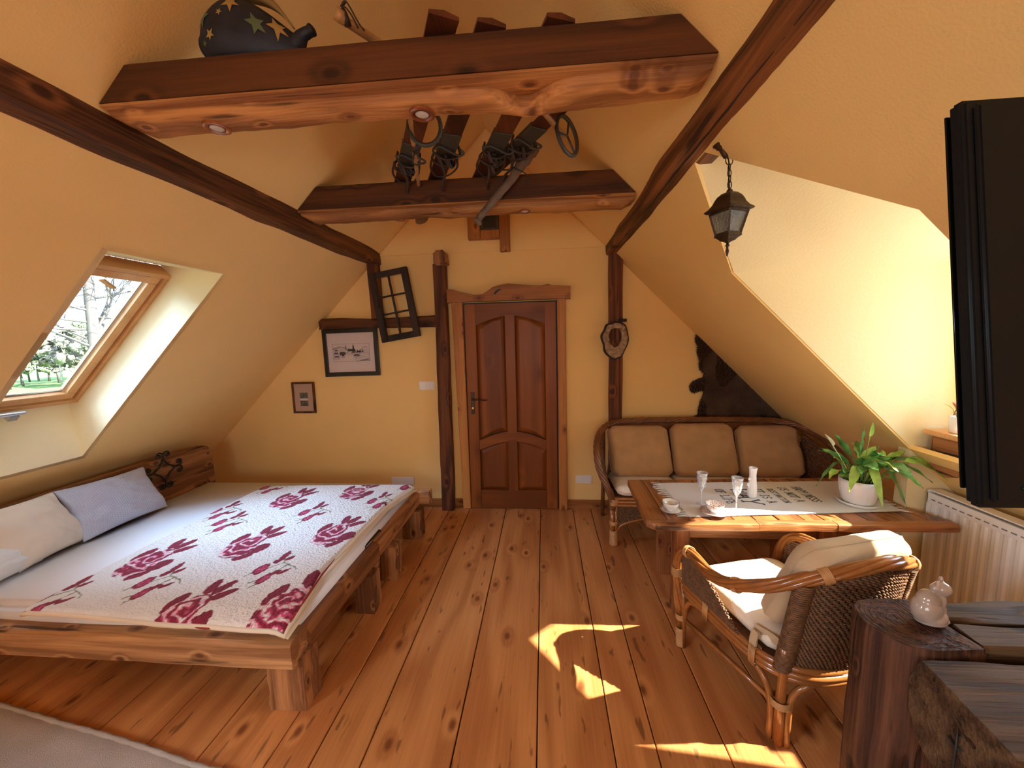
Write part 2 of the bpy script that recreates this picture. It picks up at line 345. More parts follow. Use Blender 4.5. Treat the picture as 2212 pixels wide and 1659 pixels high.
M['screen'] = plain('tv_screen', (0.003, 0.003, 0.003), 0.12, spec=0.35)
M['iron'] = plain('wrought_iron', (0.030, 0.022, 0.018), 0.5, metal=0.4, bump=0.3, bscale=60)
M['bronze'] = plain('aged_bronze', (0.075, 0.045, 0.025), 0.42, metal=0.7, bump=0.2, bscale=90, var=0.4, vscale=40)
M['brass'] = plain('brass', (0.55, 0.38, 0.12), 0.3, metal=1.0)
M['copper'] = plain('copper', (0.48, 0.20, 0.11), 0.28, metal=0.9)
M['lens'] = plain('frosted_lamp_glass', (0.60, 0.56, 0.52), 0.3)
M['chrome'] = plain('satin_metal', (0.62, 0.64, 0.68), 0.25, metal=0.9)
M['white'] = plain('white_plastic', (0.82, 0.80, 0.76), 0.4)
M['radiator'] = plain('radiator_enamel', (0.84, 0.82, 0.78), 0.35)
M['ceramic'] = plain('white_ceramic', (0.84, 0.84, 0.84), 0.25, coat=0.3)
M['china'] = plain('china', (0.82, 0.80, 0.76), 0.15, coat=0.5)
M['onyx'] = plain('polished_stone', (0.50, 0.40, 0.32), 0.14, coat=0.6, var=0.35, vscale=14, subs=0.2)
M['leaf'] = plain('leaf', (0.12, 0.33, 0.08), 0.32, coat=0.3, var=0.5, vscale=22)
M['leaf_light'] = plain('young_leaf', (0.32, 0.50, 0.08), 0.35, coat=0.2, var=0.35, vscale=22)
M['spathe'] = plain('spathe', (0.62, 0.72, 0.45), 0.5)
M['soil'] = plain('soil', (0.05, 0.03, 0.02), 0.95, bump=0.8, bscale=60)
M['fur'] = plain('brown_fur', (0.095, 0.052, 0.028), 0.95, bump=1.0, bscale=90, var=0.6, vscale=5, spec=0.1, sheen=0.3, dist=0.012)
M['fur_dark'] = plain('dark_fur', (0.035, 0.019, 0.011), 0.95, bump=1.0, bscale=120, spec=0.1)
M['ski'] = wood('ski_wood', (0.13, 0.040, 0.018), (0.055, 0.018, 0.009), 1, rings=4, rough=0.4, knots=0.2, bump=0.1, crack=0.4)
M['leather'] = plain('old_leather', (0.045, 0.026, 0.018), 0.6, bump=0.5, bscale=50, var=0.3, vscale=20)
M['skimetal'] = plain('dull_iron', (0.07, 0.065, 0.055), 0.5, metal=0.3)
M['bark'] = plain('grey_branch', (0.16, 0.105, 0.07), 0.8, bump=0.7, bscale=40, var=0.3, vscale=20)
M['bamboo'] = plain('cane', (0.42, 0.22, 0.08), 0.5, var=0.3, vscale=30)
M['paper'] = plain('mount_card', (0.66, 0.56, 0.52), 0.8)
M['paper_tan'] = plain('tan_card', (0.50, 0.33, 0.24), 0.8)
M['ink'] = plain('ink', (0.05, 0.045, 0.045), 0.7)
M['ink_soft'] = plain('soft_ink', (0.22, 0.20, 0.20), 0.7)
M['photo'] = plain('small_photo', (0.14, 0.13, 0.10), 0.6, var=0.7, vscale=60)
M['print'] = plain('printed_letters', (0.07, 0.08, 0.09), 0.85)
M['runner'] = plain('runner_cloth', (0.72, 0.73, 0.73), 0.95, bump=0.3, bscale=300, spec=0.1)
M['fringe'] = plain('fringe_thread', (0.76, 0.72, 0.64), 0.95)
M['pane'] = glass('window_glass')
M['picglass'] = glass('picture_glass', (1, 1, 1), 0.09)
M['lampglass'] = plain('hammered_glass', (0.88, 0.88, 0.75), 0.18, trans=0.85, bump=1.0, bscale=130, dist=0.01)
M['crystal'] = frosted('cut_crystal')
M['fabric_star'] = plain('navy_paint', (0.010, 0.016, 0.030), 0.6, var=0.8, vscale=12)
M['star_gold'] = plain('gold_star', (0.36, 0.24, 0.07), 0.5)
M['star_green'] = plain('green_star', (0.09, 0.13, 0.06), 0.5)
M['olive'] = plain('olive_leaf', (0.26, 0.17, 0.06), 0.5, var=0.3, vscale=8)
M['vent'] = plain('vent_dark', (0.02, 0.02, 0.018), 0.6)
M['red'] = plain('dark_red_felt', (0.30, 0.03, 0.03), 0.9)
M['hive'] = plain('pale_cut_wood', (0.36, 0.24, 0.14), 0.85, bump=1.0, bscale=45, var=0.55, vscale=30, dist=0.01)
M['bark_dark'] = plain('black_bark', (0.025, 0.015, 0.010), 0.85, bump=1.0, bscale=60)
M['grass'] = plain('meadow_grass', (0.14, 0.27, 0.08), 0.95, var=0.25, vscale=0.15)
M['trunk'] = plain('tree_bark', (0.16, 0.14, 0.13), 0.95, var=0.3, vscale=1.5)
M['birch'] = plain('birch_bark', (0.42, 0.40, 0.38), 0.9, var=0.5, vscale=1.2)
M['foliage'] = plain('spring_foliage', (0.30, 0.38, 0.22), 0.95, var=0.4, vscale=1.5, bump=1.0, bscale=4, dist=0.3)
M['foliage_b'] = plain('bare_wood_canopy', (0.36, 0.33, 0.28), 0.95, var=0.4, vscale=1.5, bump=1.0, bscale=4, dist=0.3)

# ---------------------------------------------------------------- room shell
Y0, Y1 = -2.3, 3.65
LX, RX = -3.53, 2.55          # knee walls
RIDGE = (-0.49, 3.54)
def Lp(x): return x + 4.03
def Rp(x): return 3.05 - x
# roof planes as slabs with openings (polygon in (x, y))
def slope(name, zf, outer, holes, outward):
    polys = [[Vector((p[0], p[1], 0)) for p in outer]] + [[Vector((p[0], p[1], 0)) for p in h] for h in holes]
    flat = [p for q in polys for p in q]
    tris = tessellate_polygon(polys)
    mb = MB(); o = Vector(outward)
    vs = [mb.bm.verts.new((p.x, p.y, zf(p.x))) for p in flat]
    for t in tris:
        try: mb.bm.faces.new([vs[i] for i in t])
        except ValueError: pass
    bmesh.ops.recalc_face_normals(mb.bm, faces=mb.bm.faces)
    ret = bmesh.ops.extrude_face_region(mb.bm, geom=list(mb.bm.faces))
    for v in [g for g in ret['geom'] if isinstance(g, bmesh.types.BMVert)]: v.co += o
    ob = build(mb, name, M['plaster'], kind='structure'); return ob
T = 0.0354
SK = [(-1.928, 1.619), (-1.928, 2.242), (-3.067, 2.242), (-3.067, 1.619)]
SK2 = [(a, b-2.78-(.10 if b < 2 else 0)) for a, b in SK]  # unseen rear skylight, added to let in fill light
slope('ceiling', Lp, [(LX, Y0), (RIDGE[0], Y0), (RIDGE[0], Y1), (LX, Y1)], [SK, SK2], (-0.02, 0, 0.02))
DORM = [(0.655, 1.80), (1.05, 2.289), (2.05, 2.289), (2.05, 1.211), (1.05, 1.211), (0.655, 1.70)]
slope('ceiling', Rp, [(RIDGE[0], Y0), (RX, Y0), (RX, Y1), (RIDGE[0], Y1)], [DORM], (0.02, 0, 0.02))
# gable walls
def gable(name, y, yo, holes=()):
    outer = [(LX-0.05, -0.05), (RX+0.05, -0.05), (RX+0.05, Rp(RX+0.05)), RIDGE, (LX-0.05, Lp(LX-0.05))]
    polys = [[Vector((p[0], p[1], 0)) for p in outer]] + [[Vector((p[0], p[1], 0)) for p in h] for h in holes]
    flat = [p for q in polys for p in q]; mb = MB()
    vs = [mb.bm.verts.new((p.x, y, p.y)) for p in flat]
    for t in tessellate_polygon(polys):
        try: mb.bm.faces.new([vs[i] for i in t])
        except ValueError: pass
    bmesh.ops.recalc_face_normals(mb.bm, faces=mb.bm.faces)
    ret = bmesh.ops.extrude_face_region(mb.bm, geom=list(mb.bm.faces))
    for v in [g for g in ret['geom'] if isinstance(g, bmesh.types.BMVert)]: v.co.y = yo
    return build(mb, name, M['plaster'], kind='structure')
gable('wall_back', Y1, Y1+0.1)
gable('wall_front', Y0, Y0-0.15, [[(-1.25, 0.95), (0.35, 0.95), (0.35, 2.1), (-1.25, 2.1)]])
# upper gable, a slightly proud boarded face above the crease
mb = MB()
gz0, gz1 = 2.475, 3.48
def gx(z): return (z-4.03, 3.05-z)
a0, a1 = gx(gz0)
mb.hexa([(a0+0.01, 3.652, gz0), (a1-0.01, 3.652, gz0), (a1-0.01, 3.64, gz0), (a0+0.01, 3.64, gz0),
         (-0.5, 3.652, gz1), (-0.48, 3.652, gz1), (-0.48, 3.61, gz1), (-0.5, 3.61, gz1)])
build(mb, 'wall_back_upper', M['plaster'], kind='structure')
mb = MB(); mb.box(LX-0.1, LX, Y0, Y1, -0.05, 0.52); build(mb, 'wall_left', M['plaster'], kind='structure')
mb = MB(); mb.box(RX, RX+0.1, Y0, 1.1, -0.05, 0.52); mb.box(RX, RX+0.1, 2.35, Y1, -0.05, 0.52); build(mb, 'wall_right', M['plaster'], kind='structure')

# floor: long pine boards
floor = thing('floor', None, None, (0, 0, 0), kind='structure')
mb = MB(); mb.box(LX, RX+0.05, Y0, Y1, -0.06, -0.022); build(mb, 'subfloor', M['gap'], floor)
seams = [-3.53, -3.24, -2.93, -2.60, -2.31, -1.98, -1.70, -1.43, -1.135, -0.955, -0.752, -0.39, -0.05, 0.262, 0.435, 0.715, 0.99, 1.25, 1.56, 1.85, 2.16, 2.55]
for i in range(len(seams)-1):
    xa, xb = seams[i], seams[i+1]
    mb = MB(); g = 0.0022 + 0.0012*random.random(); lift = random.uniform(-0.0012, 0.0012)
    n = 24; ra = []
    tp = {10: 0.03, 11: 0.0, 13: 0.03}.get(i, 0.0)
    for k in range(n+1):
        y = Y0 + (Y1-Y0)*k/n
        ja = 0.0018*nz3(xa*9, y*2.1, 3.1); jb = 0.0018*nz3(xb*9, y*2.1, 3.1)
        ra.append([(xa+g+ja, y, -0.022), (xb-g+jb, y, -0.022), (xb-g+jb, y, -0.002+lift), (xb-g-0.003+jb, y, lift), (xa+g+0.003+ja, y, lift), (xa+g+ja, y, -0.002+lift)])
    mb.loft(ra); build(mb, 'plank', M['floor'], floor)

# baseboards (back wall, between posts)
for nm, xs in (('baseboard_back', (-2.9, -0.83)), ('baseboard_back', (0.2, 2.4))):
    mb = MB(); mb.box(xs[0], xs[1], 3.632, 3.65, 0, 0.088); mb.bevel(0.004, 1); build(mb, nm, M['frame_x'], kind='structure')
mb = MB(); mb.box(RX-0.02, RX, 2.36, 3.65, 0.0, 0.08); build(mb, 'baseboard_right', M['white'], kind='structure')

# ---------------------------------------------------------------- dormer
XW = 2.34
dz = 2.0; dr = 2.455
mb = MB()
# far cheek with pier under the slope
mb.prism([(1.045, 2.02), (XW+0.12, 2.02), (XW+0.12, -0.05), (2.056, -0.05), (2.056, 1.009)], 1, 2.286, 2.36)
build(mb, 'wall_dormer_far', M['plaster_rough'], kind='structure')
mb = MB()
mb.hexa([(1.062, 2.288, dz), (XW+0.15, 2.288, dz), (XW+0.15, 1.745, dr), (0.608, 1.745, dr), (1.045, 2.32, dz+0.05), (XW+0.15, 2.32, dz+0.05), (XW+0.15, 1.745, dr+0.06), (0.593, 1.745, dr+0.06)])
mb.hexa([(1.062, 1.212, dz), (XW+0.15, 1.212, dz), (XW+0.15, 1.752, dr), (0.608, 1.752, dr), (1.045, 1.18, dz+0.05), (XW+0.15, 1.18, dz+0.05), (XW+0.15, 1.752, dr+0.06), (0.593, 1.752, dr+0.06)])
build(mb, 'ceiling_dormer', M['plaster_rough'], kind='structure')
# window wall of the dormer with opening y 1.38..2.12, z 1.12..1.98
def wallx(mb, y0, y1, z0, z1): mb.box(XW, XW+0.12, y0, y1, z0, z1)
mb = MB(); wallx(mb, 1.2, 2.29, -0.05, 1.10); wallx(mb, 1.195, 1.212, 1.10, 1.95); wallx(mb, 2.10, 2.29, 1.10, 2.03)
mb.prism([(1.195, 1.93), (1.215, 1.93), (1.72, 2.36), (1.745, 2.48), (1.195, 2.02)], 0, XW, XW+0.12)
mb.prism([(1.72, 2.36), (2.10, 2.03), (2.29, 2.0), (2.29, 2.01), (1.745, 2.48)], 0, XW, XW+0.12)
build(mb, 'wall_dormer', M['plaster_rough'], kind='structure')
mb = MB(); mb.prism([(1.045, 2.02), (XW+0.12, 2.02), (XW+0.12, -0.05), (2.05, -0.05), (2.05, 1.015)], 1, 1.15, 1.21)
build(mb, 'wall_dormer_near', M['plaster_rough'], kind='structure')
def window_bars(nm, idx, bars, panes, mat, h=None):
    t = thing('window_%d' % idx, None, None, (0,0,0), kind='structure')
    mb = MB()
    for b in bars: mb.box(*b)
    mb.bevel(0.004, 1)
    build(mb, 'window_frame', mat, t)
    for p in panes:
        mb = MB(); mb.box(*p); build(mb, 'pane', M['pane'], t)
    return t
t2 = thing('window_2', None, None, (0,0,0), kind='structure')
W2 = [(1.215, 1.10), (1.215, 1.93), (1.72, 2.36), (2.10, 2.03), (2.10, 1.10)]
mb = MB()
for i in range(5):
    a, b = W2[i], W2[(i+1)%5]
    mb.bar((XW+.075, a[0], a[1]), (XW+.075, b[0], b[1]), .036, .04, up=(1,0,0))
build(mb, 'window_frame', M['pine_s'], t2)
mb = MB(); mb.prism(W2, 0, XW+.073, XW+.077); build(mb, 'pane', M['pane'], t2)
# unseen window added behind the camera to let in fill light
z0, z1, x0, x1 = 0.95, 2.1, -1.25, 0.35
window_bars('w', 5, [(x0,x0+.07,-2.42,-2.36,z0,z1),(x1-.07,x1,-2.42,-2.36,z0,z1),(x0,x1,-2.42,-2.36,z0,z0+.07),(x0,x1,-2.42,-2.36,z1-.07,z1),(-.485,-.415,-2.42,-2.36,z0,z1)],
            [(x0+.06,-.48,-2.392,-2.388,z0+.06,z1-.06),(-.42,x1-.06,-2.392,-2.388,z0+.06,z1-.06)], M['pine_s'])

# ---------------------------------------------------------------- left skylight: reveals, frame, sash, pane
FT = Vector((-2.263, 0, 2.098)); FB = Vector((-3.041, 0, 1.323))      # frame plane (room face), upper and lower edge
sd = (FT-FB).normalized(); so_ = Vector((-sd.z, 0, sd.x))             # along slope, outward
OT = Vector((-1.929, 0, 2.101)); OB = Vector((-3.066, 0, 0.964))
def yy(v, y): return (v.x, y, v.z)
for ya, yb, widx in ((1.62, 2.24, 1), (-1.26, -0.54, 4)):  # second entry is the added rear skylight for fill
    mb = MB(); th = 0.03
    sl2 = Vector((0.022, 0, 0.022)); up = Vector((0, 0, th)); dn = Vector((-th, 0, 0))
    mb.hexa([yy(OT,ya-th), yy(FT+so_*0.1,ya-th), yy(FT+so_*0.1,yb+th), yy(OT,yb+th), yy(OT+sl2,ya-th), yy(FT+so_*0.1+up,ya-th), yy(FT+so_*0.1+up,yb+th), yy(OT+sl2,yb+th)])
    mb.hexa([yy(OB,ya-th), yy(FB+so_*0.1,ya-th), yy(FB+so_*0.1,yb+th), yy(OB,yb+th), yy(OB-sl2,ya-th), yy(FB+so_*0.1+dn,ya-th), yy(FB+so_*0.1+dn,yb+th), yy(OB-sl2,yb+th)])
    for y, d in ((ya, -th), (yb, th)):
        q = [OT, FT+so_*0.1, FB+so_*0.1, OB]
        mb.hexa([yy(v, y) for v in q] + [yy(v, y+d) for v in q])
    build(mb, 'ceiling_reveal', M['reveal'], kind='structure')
    w1 = thing('window_%d' % widx, None, None, (0,0,0), kind='structure')
    def framebars(w0, w1_, t0, t1, inset, matname, nm):
        """rectangular ring in the skylight plane: from inset w0 to w1_, depth t0..t1 outward"""
        mb = MB()
        A = FT - sd*w0; B = FB + sd*w0; A2 = FT - sd*w1_; B2 = FB + sd*w1_
        o0, o1 = so_*t0, so_*t1
        def q(p, y, o): v = p+o; return (v.x, y, v.z)
        for (p, p2, ys) in ((A, A2, (ya+w0, yb-w0)), (B2, B, (ya+w0, yb-w0))):
            mb.hexa([q(p,ys[0],o0), q(p2,ys[0],o0), q(p2,ys[1],o0), q(p,ys[1],o0), q(p,ys[0],o1), q(p2,ys[0],o1), q(p2,ys[1],o1), q(p,ys[1],o1)])
        for ys in ((ya+w0, ya+w1_), (yb-w1_, yb-w0)):
            mb.hexa([q(A2,ys[0],o0), q(B2,ys[0],o0), q(B2,ys[1],o0), q(A2,ys[1],o0), q(A2,ys[0],o1), q(B2,ys[0],o1), q(B2,ys[1],o1), q(A2,ys[1],o1)])
        mb.bevel(0.003, 1)
        return build(mb, nm, M[matname], w1)
    framebars(0.0, 0.028, 0.0, 0.10, 0, 'pine_y', 'window_frame')
    framebars(0.034, 0.085, 0.012, 0.07, 0, 'pine_s', 'sash')
    mb = MB()
    A = FT - sd*0.08 + so_*0.05; B = FB + sd*0.08 + so_*0.05; o = so_*0.004
    mb.hexa([yy(A,ya+.08), yy(B,ya+.08), yy(B,yb-.08), yy(A,yb-.08), yy(A+o,ya+.08), yy(B+o,ya+.08), yy(B+o,yb-.08), yy(A+o,yb-.08)])
    build(mb, 'pane', M['pane'], w1)
    # glazing seal, latch flap on top, handle below
    mb = MB()
    for a_, b_ in (((FT-sd*0.09+so_*0.045), (FB+sd*0.09+so_*0.045)),):
        mb.bar(yy(a_, yb-.092), yy(b_, yb-.092), 0.008, 0.008); mb.bar(yy(a_, ya+.092), yy(b_, ya+.092), 0.008, 0.008)
        mb.bar(yy(b_, ya+.092), yy(b_, yb-.092), 0.008, 0.008); mb.bar(yy(a_, ya+.092), yy(a_, yb-.092), 0.008, 0.008)
    build(mb, 'glazing_bead', M['chrome'], w1)
    p = FT - sd*0.09 - so_*0.004
    mb = MB(); mb.bar((p.x, ya+.28, p.z), (p.x-0.02, ya+.35, p.z-0.035), 0.03, 0.012); mb.bevel(0.003, 1); build(mb, 'catch', M['pine_y'], w1)
    p = FB + sd*0.02 - so_*0.035
    mb = MB(); mb.tube([(p.x, ya+.16, p.z), (p.x, ya+.21, p.z), (p.x, ya+.27, p.z), (p.x+0.003, ya+.335, p.z)], [0.006, 0.011, 0.013, 0.009], 10)
    mb.bar((p.x-0.005, ya+.29, p.z-0.005), (p.x-0.03, ya+.29, p.z-0.03), 0.04, 0.03)
    build(mb, 'window_handle', M['chrome'], w1, smooth=True)

# ---------------------------------------------------------------- purlins and posts
def timber(name, p0, p1, hw, hh, mat, label, cat, n=40, jit=0.006, up=(0,0,1), taper=1.0, group=None, parent=None, chamf=0.012, seed=0.0, bow=0.0):
    """squared hand-hewn timber between p0 and p1"""
    p0 = Vector(p0); p1 = Vector(p1); d = (p1-p0).normalized(); u = Vector(up); s = d.cross(u).normalized(); u = s.cross(d).normalized()
    rings = []
    c = chamf
    prof = [(-hw, -hh+c), (-hw, -hh*0.3), (-hw, hh*0.35), (-hw, hh-c), (-hw+c, hh), (-hw*0.3, hh), (hw*0.35, hh), (hw-c, hh), (hw, hh-c), (hw, hh*0.3), (hw, -hh*0.35), (hw, -hh+c), (hw-c, -hh), (hw*0.3, -hh), (-hw*0.35, -hh), (-hw+c, -hh)]
    for i in range(n+1):
        f = i/n; ce = p0.lerp(p1, f) + u*bow*math.sin(f*PI)
        tp = 1 + (taper-1)*f
        r = []
        for k, (a, b) in enumerate(prof):
            q = ce + s*a*tp + u*b*tp
            j = nz3(k*0.37+seed, f*((p1-p0).length)*4.0, k*1.7+seed)*jit + nz3(seed, f*(p1-p0).length*1.3, k//4+seed)*jit*1.6
            r.append(q + (s*a + u*b).normalized()*j)
        rings.append(r)
    mb = MB(); mb.loft(rings)
    loc = p0
    if parent: return build(mb, name, mat, parent, smooth=True)
    return build(mb, name, mat, loc=loc, smooth=True, label=label, cat=cat, group=group)
timber('roof_purlin', (-1.615, Y0, 2.475), (-1.615, Y1, 2.475), 0.085, 0.085, M['dark_y'], 'dark hewn roof beam running along the left slope above the skylight', 'beam', n=90, jit=0.009, seed=1.3)
timber('roof_purlin', (0.655, Y0, 2.48), (0.655, Y1, 2.48), 0.088, 0.085, M['dark_y'], 'dark hewn roof beam running along the right slope beside the dormer', 'beam', n=90, jit=0.008, seed=5.1)
mb = MB(); P_ = []
for i in range(121):
    y = 0.6+3.0*i/120; P_.append((0.607+0.012*nz3(y*1.6, 3, 1)+.004*nz3(y*9, 1, 2), y, 2.394+.002))
mb.tube(P_, [0.0015+0.004*max(0, math.sin(PI*i/120))*(0.6+nz3(i*.2, 1, 1)) for i in range(121)], 6)
build(mb, 'drying_crack', M['gap'], bpy.data.objects['roof_purlin.001'])
# wall posts
timber('wall_post', (-0.965, 3.60, 0), (-0.945, 3.60, 2.365), 0.058, 0.05, M['dark_z'], 'dark split timber post left of the door', 'post', n=40, jit=0.007, up=(0,1,0), seed=2.0)
mb = MB(); mb.box(-0.985, -0.872, 3.50, 3.65, 2.345, 2.478); mb.bevel(0.02, 3)
for v in mb.bm.verts: v.co += Vector((nz3(v.co.x*9, v.co.z*9, 1), nz3(v.co.x*9, v.co.z*9, 5), nz3(v.co.x*9, v.co.y*9, 9)))*0.012
build(mb, 'beam_stub', M['bed_z'], loc=(-0.92, 3.65, 2.41), smooth=True, label='round-cornered beam end sticking out above the post left of the door', cat='beam')
timber('wall_post', (0.665, 3.605, 0), (0.652, 3.605, 2.40), 0.056, 0.046, M['dark_z'], 'dark timber post behind the sofa, right of the door', 'post', n=40, jit=0.005, up=(0,1,0), seed=7.7)
timber('wall_post', (-1.575, 3.61, 1.89), (-1.585, 3.61, 2.43), 0.050, 0.04, M['dark_z'], 'short dark post behind the hung old window sash', 'post', n=16, jit=0.006, up=(0,1,0), seed=9.7)
timber('wall_rail', (-2.15, 3.615, 1.845), (-0.99, 3.615, 1.852), 0.036, 0.048, M['dark_x'], 'rough dark horizontal rail above the framed town drawing', 'beam', n=40, jit=0.014, seed=4.4)

# ---------------------------------------------------------------- tie beams: squared timber on a live-edge slab
def tie(yf, depth, z_top, z_mid, xl, xr, wave, belly, label1, label2, seed):
    # squared part with ends cut to the roof slope
    mb = MB(); n = 30; rings = []
    for i in range(n+1):
        f = i/n
        def X(z): return (xl+0.004)+(z-z_mid) if i == 0 else ((xr-0.004)-(z-z_mid) if i == n else None)
        r = []
        for (y, z) in ((yf, z_mid), (yf, (z_mid+z_top)/2), (yf, z_top-0.006), (yf+0.006, z_top), (yf+depth-0.006, z_top), (yf+depth, z_top-0.006), (yf+depth, z_mid)):
            a = xl + (z-z_mid); b = xr - (z-z_mid)
            x = a + (b-a)*f
            r.append((x, y + 0.002*nz3(x*3, z*5, seed), z + 0.002*nz3(x*3, y*5, seed+3)))
        rings.append(r)
    mb.loft(rings)
    build(mb, 'tie_beam', M['dark_x'], loc=((xl+xr)/2, yf, z_mid), smooth=True, label=label1, cat='beam')
    # slab
    mb = MB(); n = 110; rings = []
    for i in range(n+1):
        x = xl + (xr-xl)*i/n
        wv = wave(x); bl = belly(x); yb = yf + depth + 0.02*nz3(x*2.3, seed, 4)
        e = min(1.0, min(i, n-i)/3.0); bl *= (0.35+0.65*e)
        r = [(x, yf+0.004, z_mid-0.001), (x, yf+0.004, z_mid-0.009), (x, yf+(wv-yf)*0.5, z_mid-0.012)]
        r.append((x, wv-0.003, z_mid-0.014))
        ch = yb - wv
        for k in range(1, 12):
            a = PI*k/12
            y = wv + ch*(1-math.cos(a))/2
            dz_ = bl*math.sin(a)**0.5*(0.96+0.05*math.cos(a*1.0))
            dz_ += 0.007*nz3(x*6, y*14, seed) + 0.0035*nz3(x*18, y*34, seed)
            r.append((x, y, z_mid-0.014-dz_))
        r += [(x, yb, z_mid-0.012), (x, yb-0.01, z_mid-0.001)]
        rings.append(r)
    mb.loft(rings)
    return build(mb, 'log_slab', M['log_x'], loc=((xl+xr)/2, yf, z_mid), smooth=True, label=label2, cat='beam')
def gauss(x, c, s): return math.exp(-((x-c)/s)**2)
tie(1.31, 0.165, 2.628, 2.51, -1.516, 0.536,
    lambda x: 1.340 + 0.022*(1-abs((x+0.5)/1.05)) + 0.075*gauss(x, -0.05, 0.085) + 0.012*nz3(x*3, 1, 1),
    lambda x: 0.038 + 0.022*gauss(x, -0.02, 0.16) + 0.006*nz3(x*2.2, 5, 2),
    'squared dark timber on top of the nearer tie beam', 'live-edge peeled log slab under the nearer tie beam', 1.0)
tie(2.40, 0.17, 2.635, 2.50, -1.525, 0.546,
    lambda x: 2.435 + 0.03*gauss(x, -0.60, 0.06) + 0.014*nz3(x*3.4, 1, 8) + 0.02*gauss(x, -1.1, .12),
    lambda x: 0.040 + 0.014*nz3(x*3.2, 5, 12),
    'squared dark timber on top of the farther tie beam', 'live-edge peeled log slab under the farther tie beam', 4.0)
def dup(root):
    r = root.copy(); COL.objects.link(r); OFF[r.name] = OFF[root.name]
    for ch in list(root.children):
        c = ch.copy(); COL.objects.link(c); c.parent = r
        for g_ in ch.children:
            d = g_.copy(); COL.objects.link(d); d.parent = c
    return r
sp0 = thing('recessed_spotlight', 'copper ringed spotlight near the left end of the nearer log slab', 'spotlight', (0, 0, 0), 'spotlights in the log slabs')
mb = MB(); mb.lathe([(0.028, 0.0), (0.033, -0.004), (0.039, -0.004), (0.044, -0.001), (0.044, 0.006), (0.026, 0.006), (0.026, 0.0)], (0,0,0), 28); build(mb, 'trim_ring', M['copper'], sp0, smooth=True)
mb = MB(); mb.lathe([(0.001, -0.003), (0.012, -0.004), (0.022, -0.001), (0.027, 0.003), (0.027, 0.006)], (0,0,0), 24); build(mb, 'lens', M['lens'], sp0, smooth=True)
spots = [((-1.171, 1.405, 2.4535), None), ((-0.41, 1.41, 2.451), 'copper ringed spotlight near the middle of the nearer log slab'),
         ((-0.915, 2.525, 2.452), 'copper ringed spotlight left in the farther log slab'), ((-0.104, 2.495, 2.452), 'copper ringed spotlight right in the farther log slab')]
for i, (p, lb) in enumerate(spots):
    r = sp0 if i == 0 else dup(sp0)
    r.location = p
    if lb: r['label'] = lb
    if i > 1: r.scale = (0.9, 0.9, 0.9)

# ---------------------------------------------------------------- door
door = thing('door_1', None, None, (-0.31, 3.64, 0), kind='structure')
dx0, dx1, dh = -0.738, 0.118, 2.0
yd = 3.612
def arch(xa, xb, zlow, rise, n=10, side=0):
    # rising arc from xa to xb; side -1: rises towards xb
    out = []
    for i in range(n+1):
        f = i/n; x = xa + (xb-xa)*f
        g = f if side < 0 else 1-f
        out.append((x, zlow + rise*math.sin(g*PI/2)))
    return out
st = 0.105
xm0, xm1 = -0.36, -0.265
# stiles and rails (front layer)
for (a, b, z0_, z1_) in ((dx0, dx0+st, 0, dh), (dx1-st, dx1, 0, dh)):
    mb = MB(); mb.box(a+.001, b-.001, yd, yd+0.035, z0_+.006, z1_); mb.bevel(0.004, 2); build(mb, 'stile', M['door_z'], door, smooth=True)
xa, xb = dx0+st, dx1-st
mb = MB(); mb.box(xa, xb, yd+.001, yd+0.034, 0.006, 0.19); mb.bevel(0.004, 1); build(mb, 'rail', M['door_x'], door)
lowt = arch(xa, (xm0+xm1)/2, 0.60, 0.085, 8, -1) + arch((xm0+xm1)/2, xb, 0.60, 0.085, 8, 1)[1:]
topt = [(x, z+0.095) for x, z in reversed(lowt)]
mb = MB(); mb.prism(lowt+topt, 1, yd+.001, yd+0.034); build(mb, 'rail', M['door_x'], door)
lowa = arch(xa, (xm0+xm1)/2, 1.80, 0.085, 8, -1) + arch((xm0+xm1)/2, xb, 1.80, 0.085, 8, 1)[1:]
mb = MB(); mb.prism(lowa+[(xb, dh), (xa, dh)], 1, yd+.001, yd+0.034); build(mb, 'rail', M['door_x'], door)
mb = MB(); mb.box(xm0, xm1, yd+.0005, yd+0.034, 0.185, 0.70); mb.bevel(0.004, 1); build(mb, 'mullion', M['door_z'], door)
mb = MB(); mb.box(xm0, xm1, yd+.0005, yd+0.034, 0.76, 1.895); mb.bevel(0.004, 1); build(mb, 'mullion', M['door_z'], door)
def panel(x0, x1, zb, zt, side, barch):
    inset = 0.028
    def outline(d):
        a, b = x0+d, x1-d
        top = arch(a, b, zt-d, 0.085, 8, side)
        bot = [(x, z) for x, z in arch(a, b, zb+d, 0.085, 8, side)] if barch else [(a, zb+d), (b, zb+d)]
        return list(bot) + list(reversed(top))
    mb = MB()
    A, B = outline(0.0), outline(inset)
    va = [mb.bm.verts.new((x, yd+0.028, z)) for x, z in A]; vb = [mb.bm.verts.new((x, yd+0.010, z)) for x, z in B]
    n = len(va)
    for i in range(n): mb.bm.faces.new([va[i], va[(i+1)%n], vb[(i+1)%n], vb[i]])
    C = outline(inset+0.012)
    vc = [mb.bm.verts.new((x, yd+0.006, z)) for x, z in C]
    for i in range(n): mb.bm.faces.new([vb[i], vb[(i+1)%n], vc[(i+1)%n], vc[i]])
    for t in tessellate_polygon([[Vector((x, z, 0)) for x, z in C]]): mb.bm.faces.new([vc[i] for i in t])
    vd = [mb.bm.verts.new((x, yd+0.034, z)) for x, z in A]
    for i in range(n): mb.bm.faces.new([va[i], va[(i+1)%n], vd[(i+1)%n], vd[i]])
    build(mb, 'door_panel', M['door_z'], door)
panel(xa, xm0, 0.19, 0.60, -1, False); panel(xm1, xb, 0.19, 0.60, 1, False)
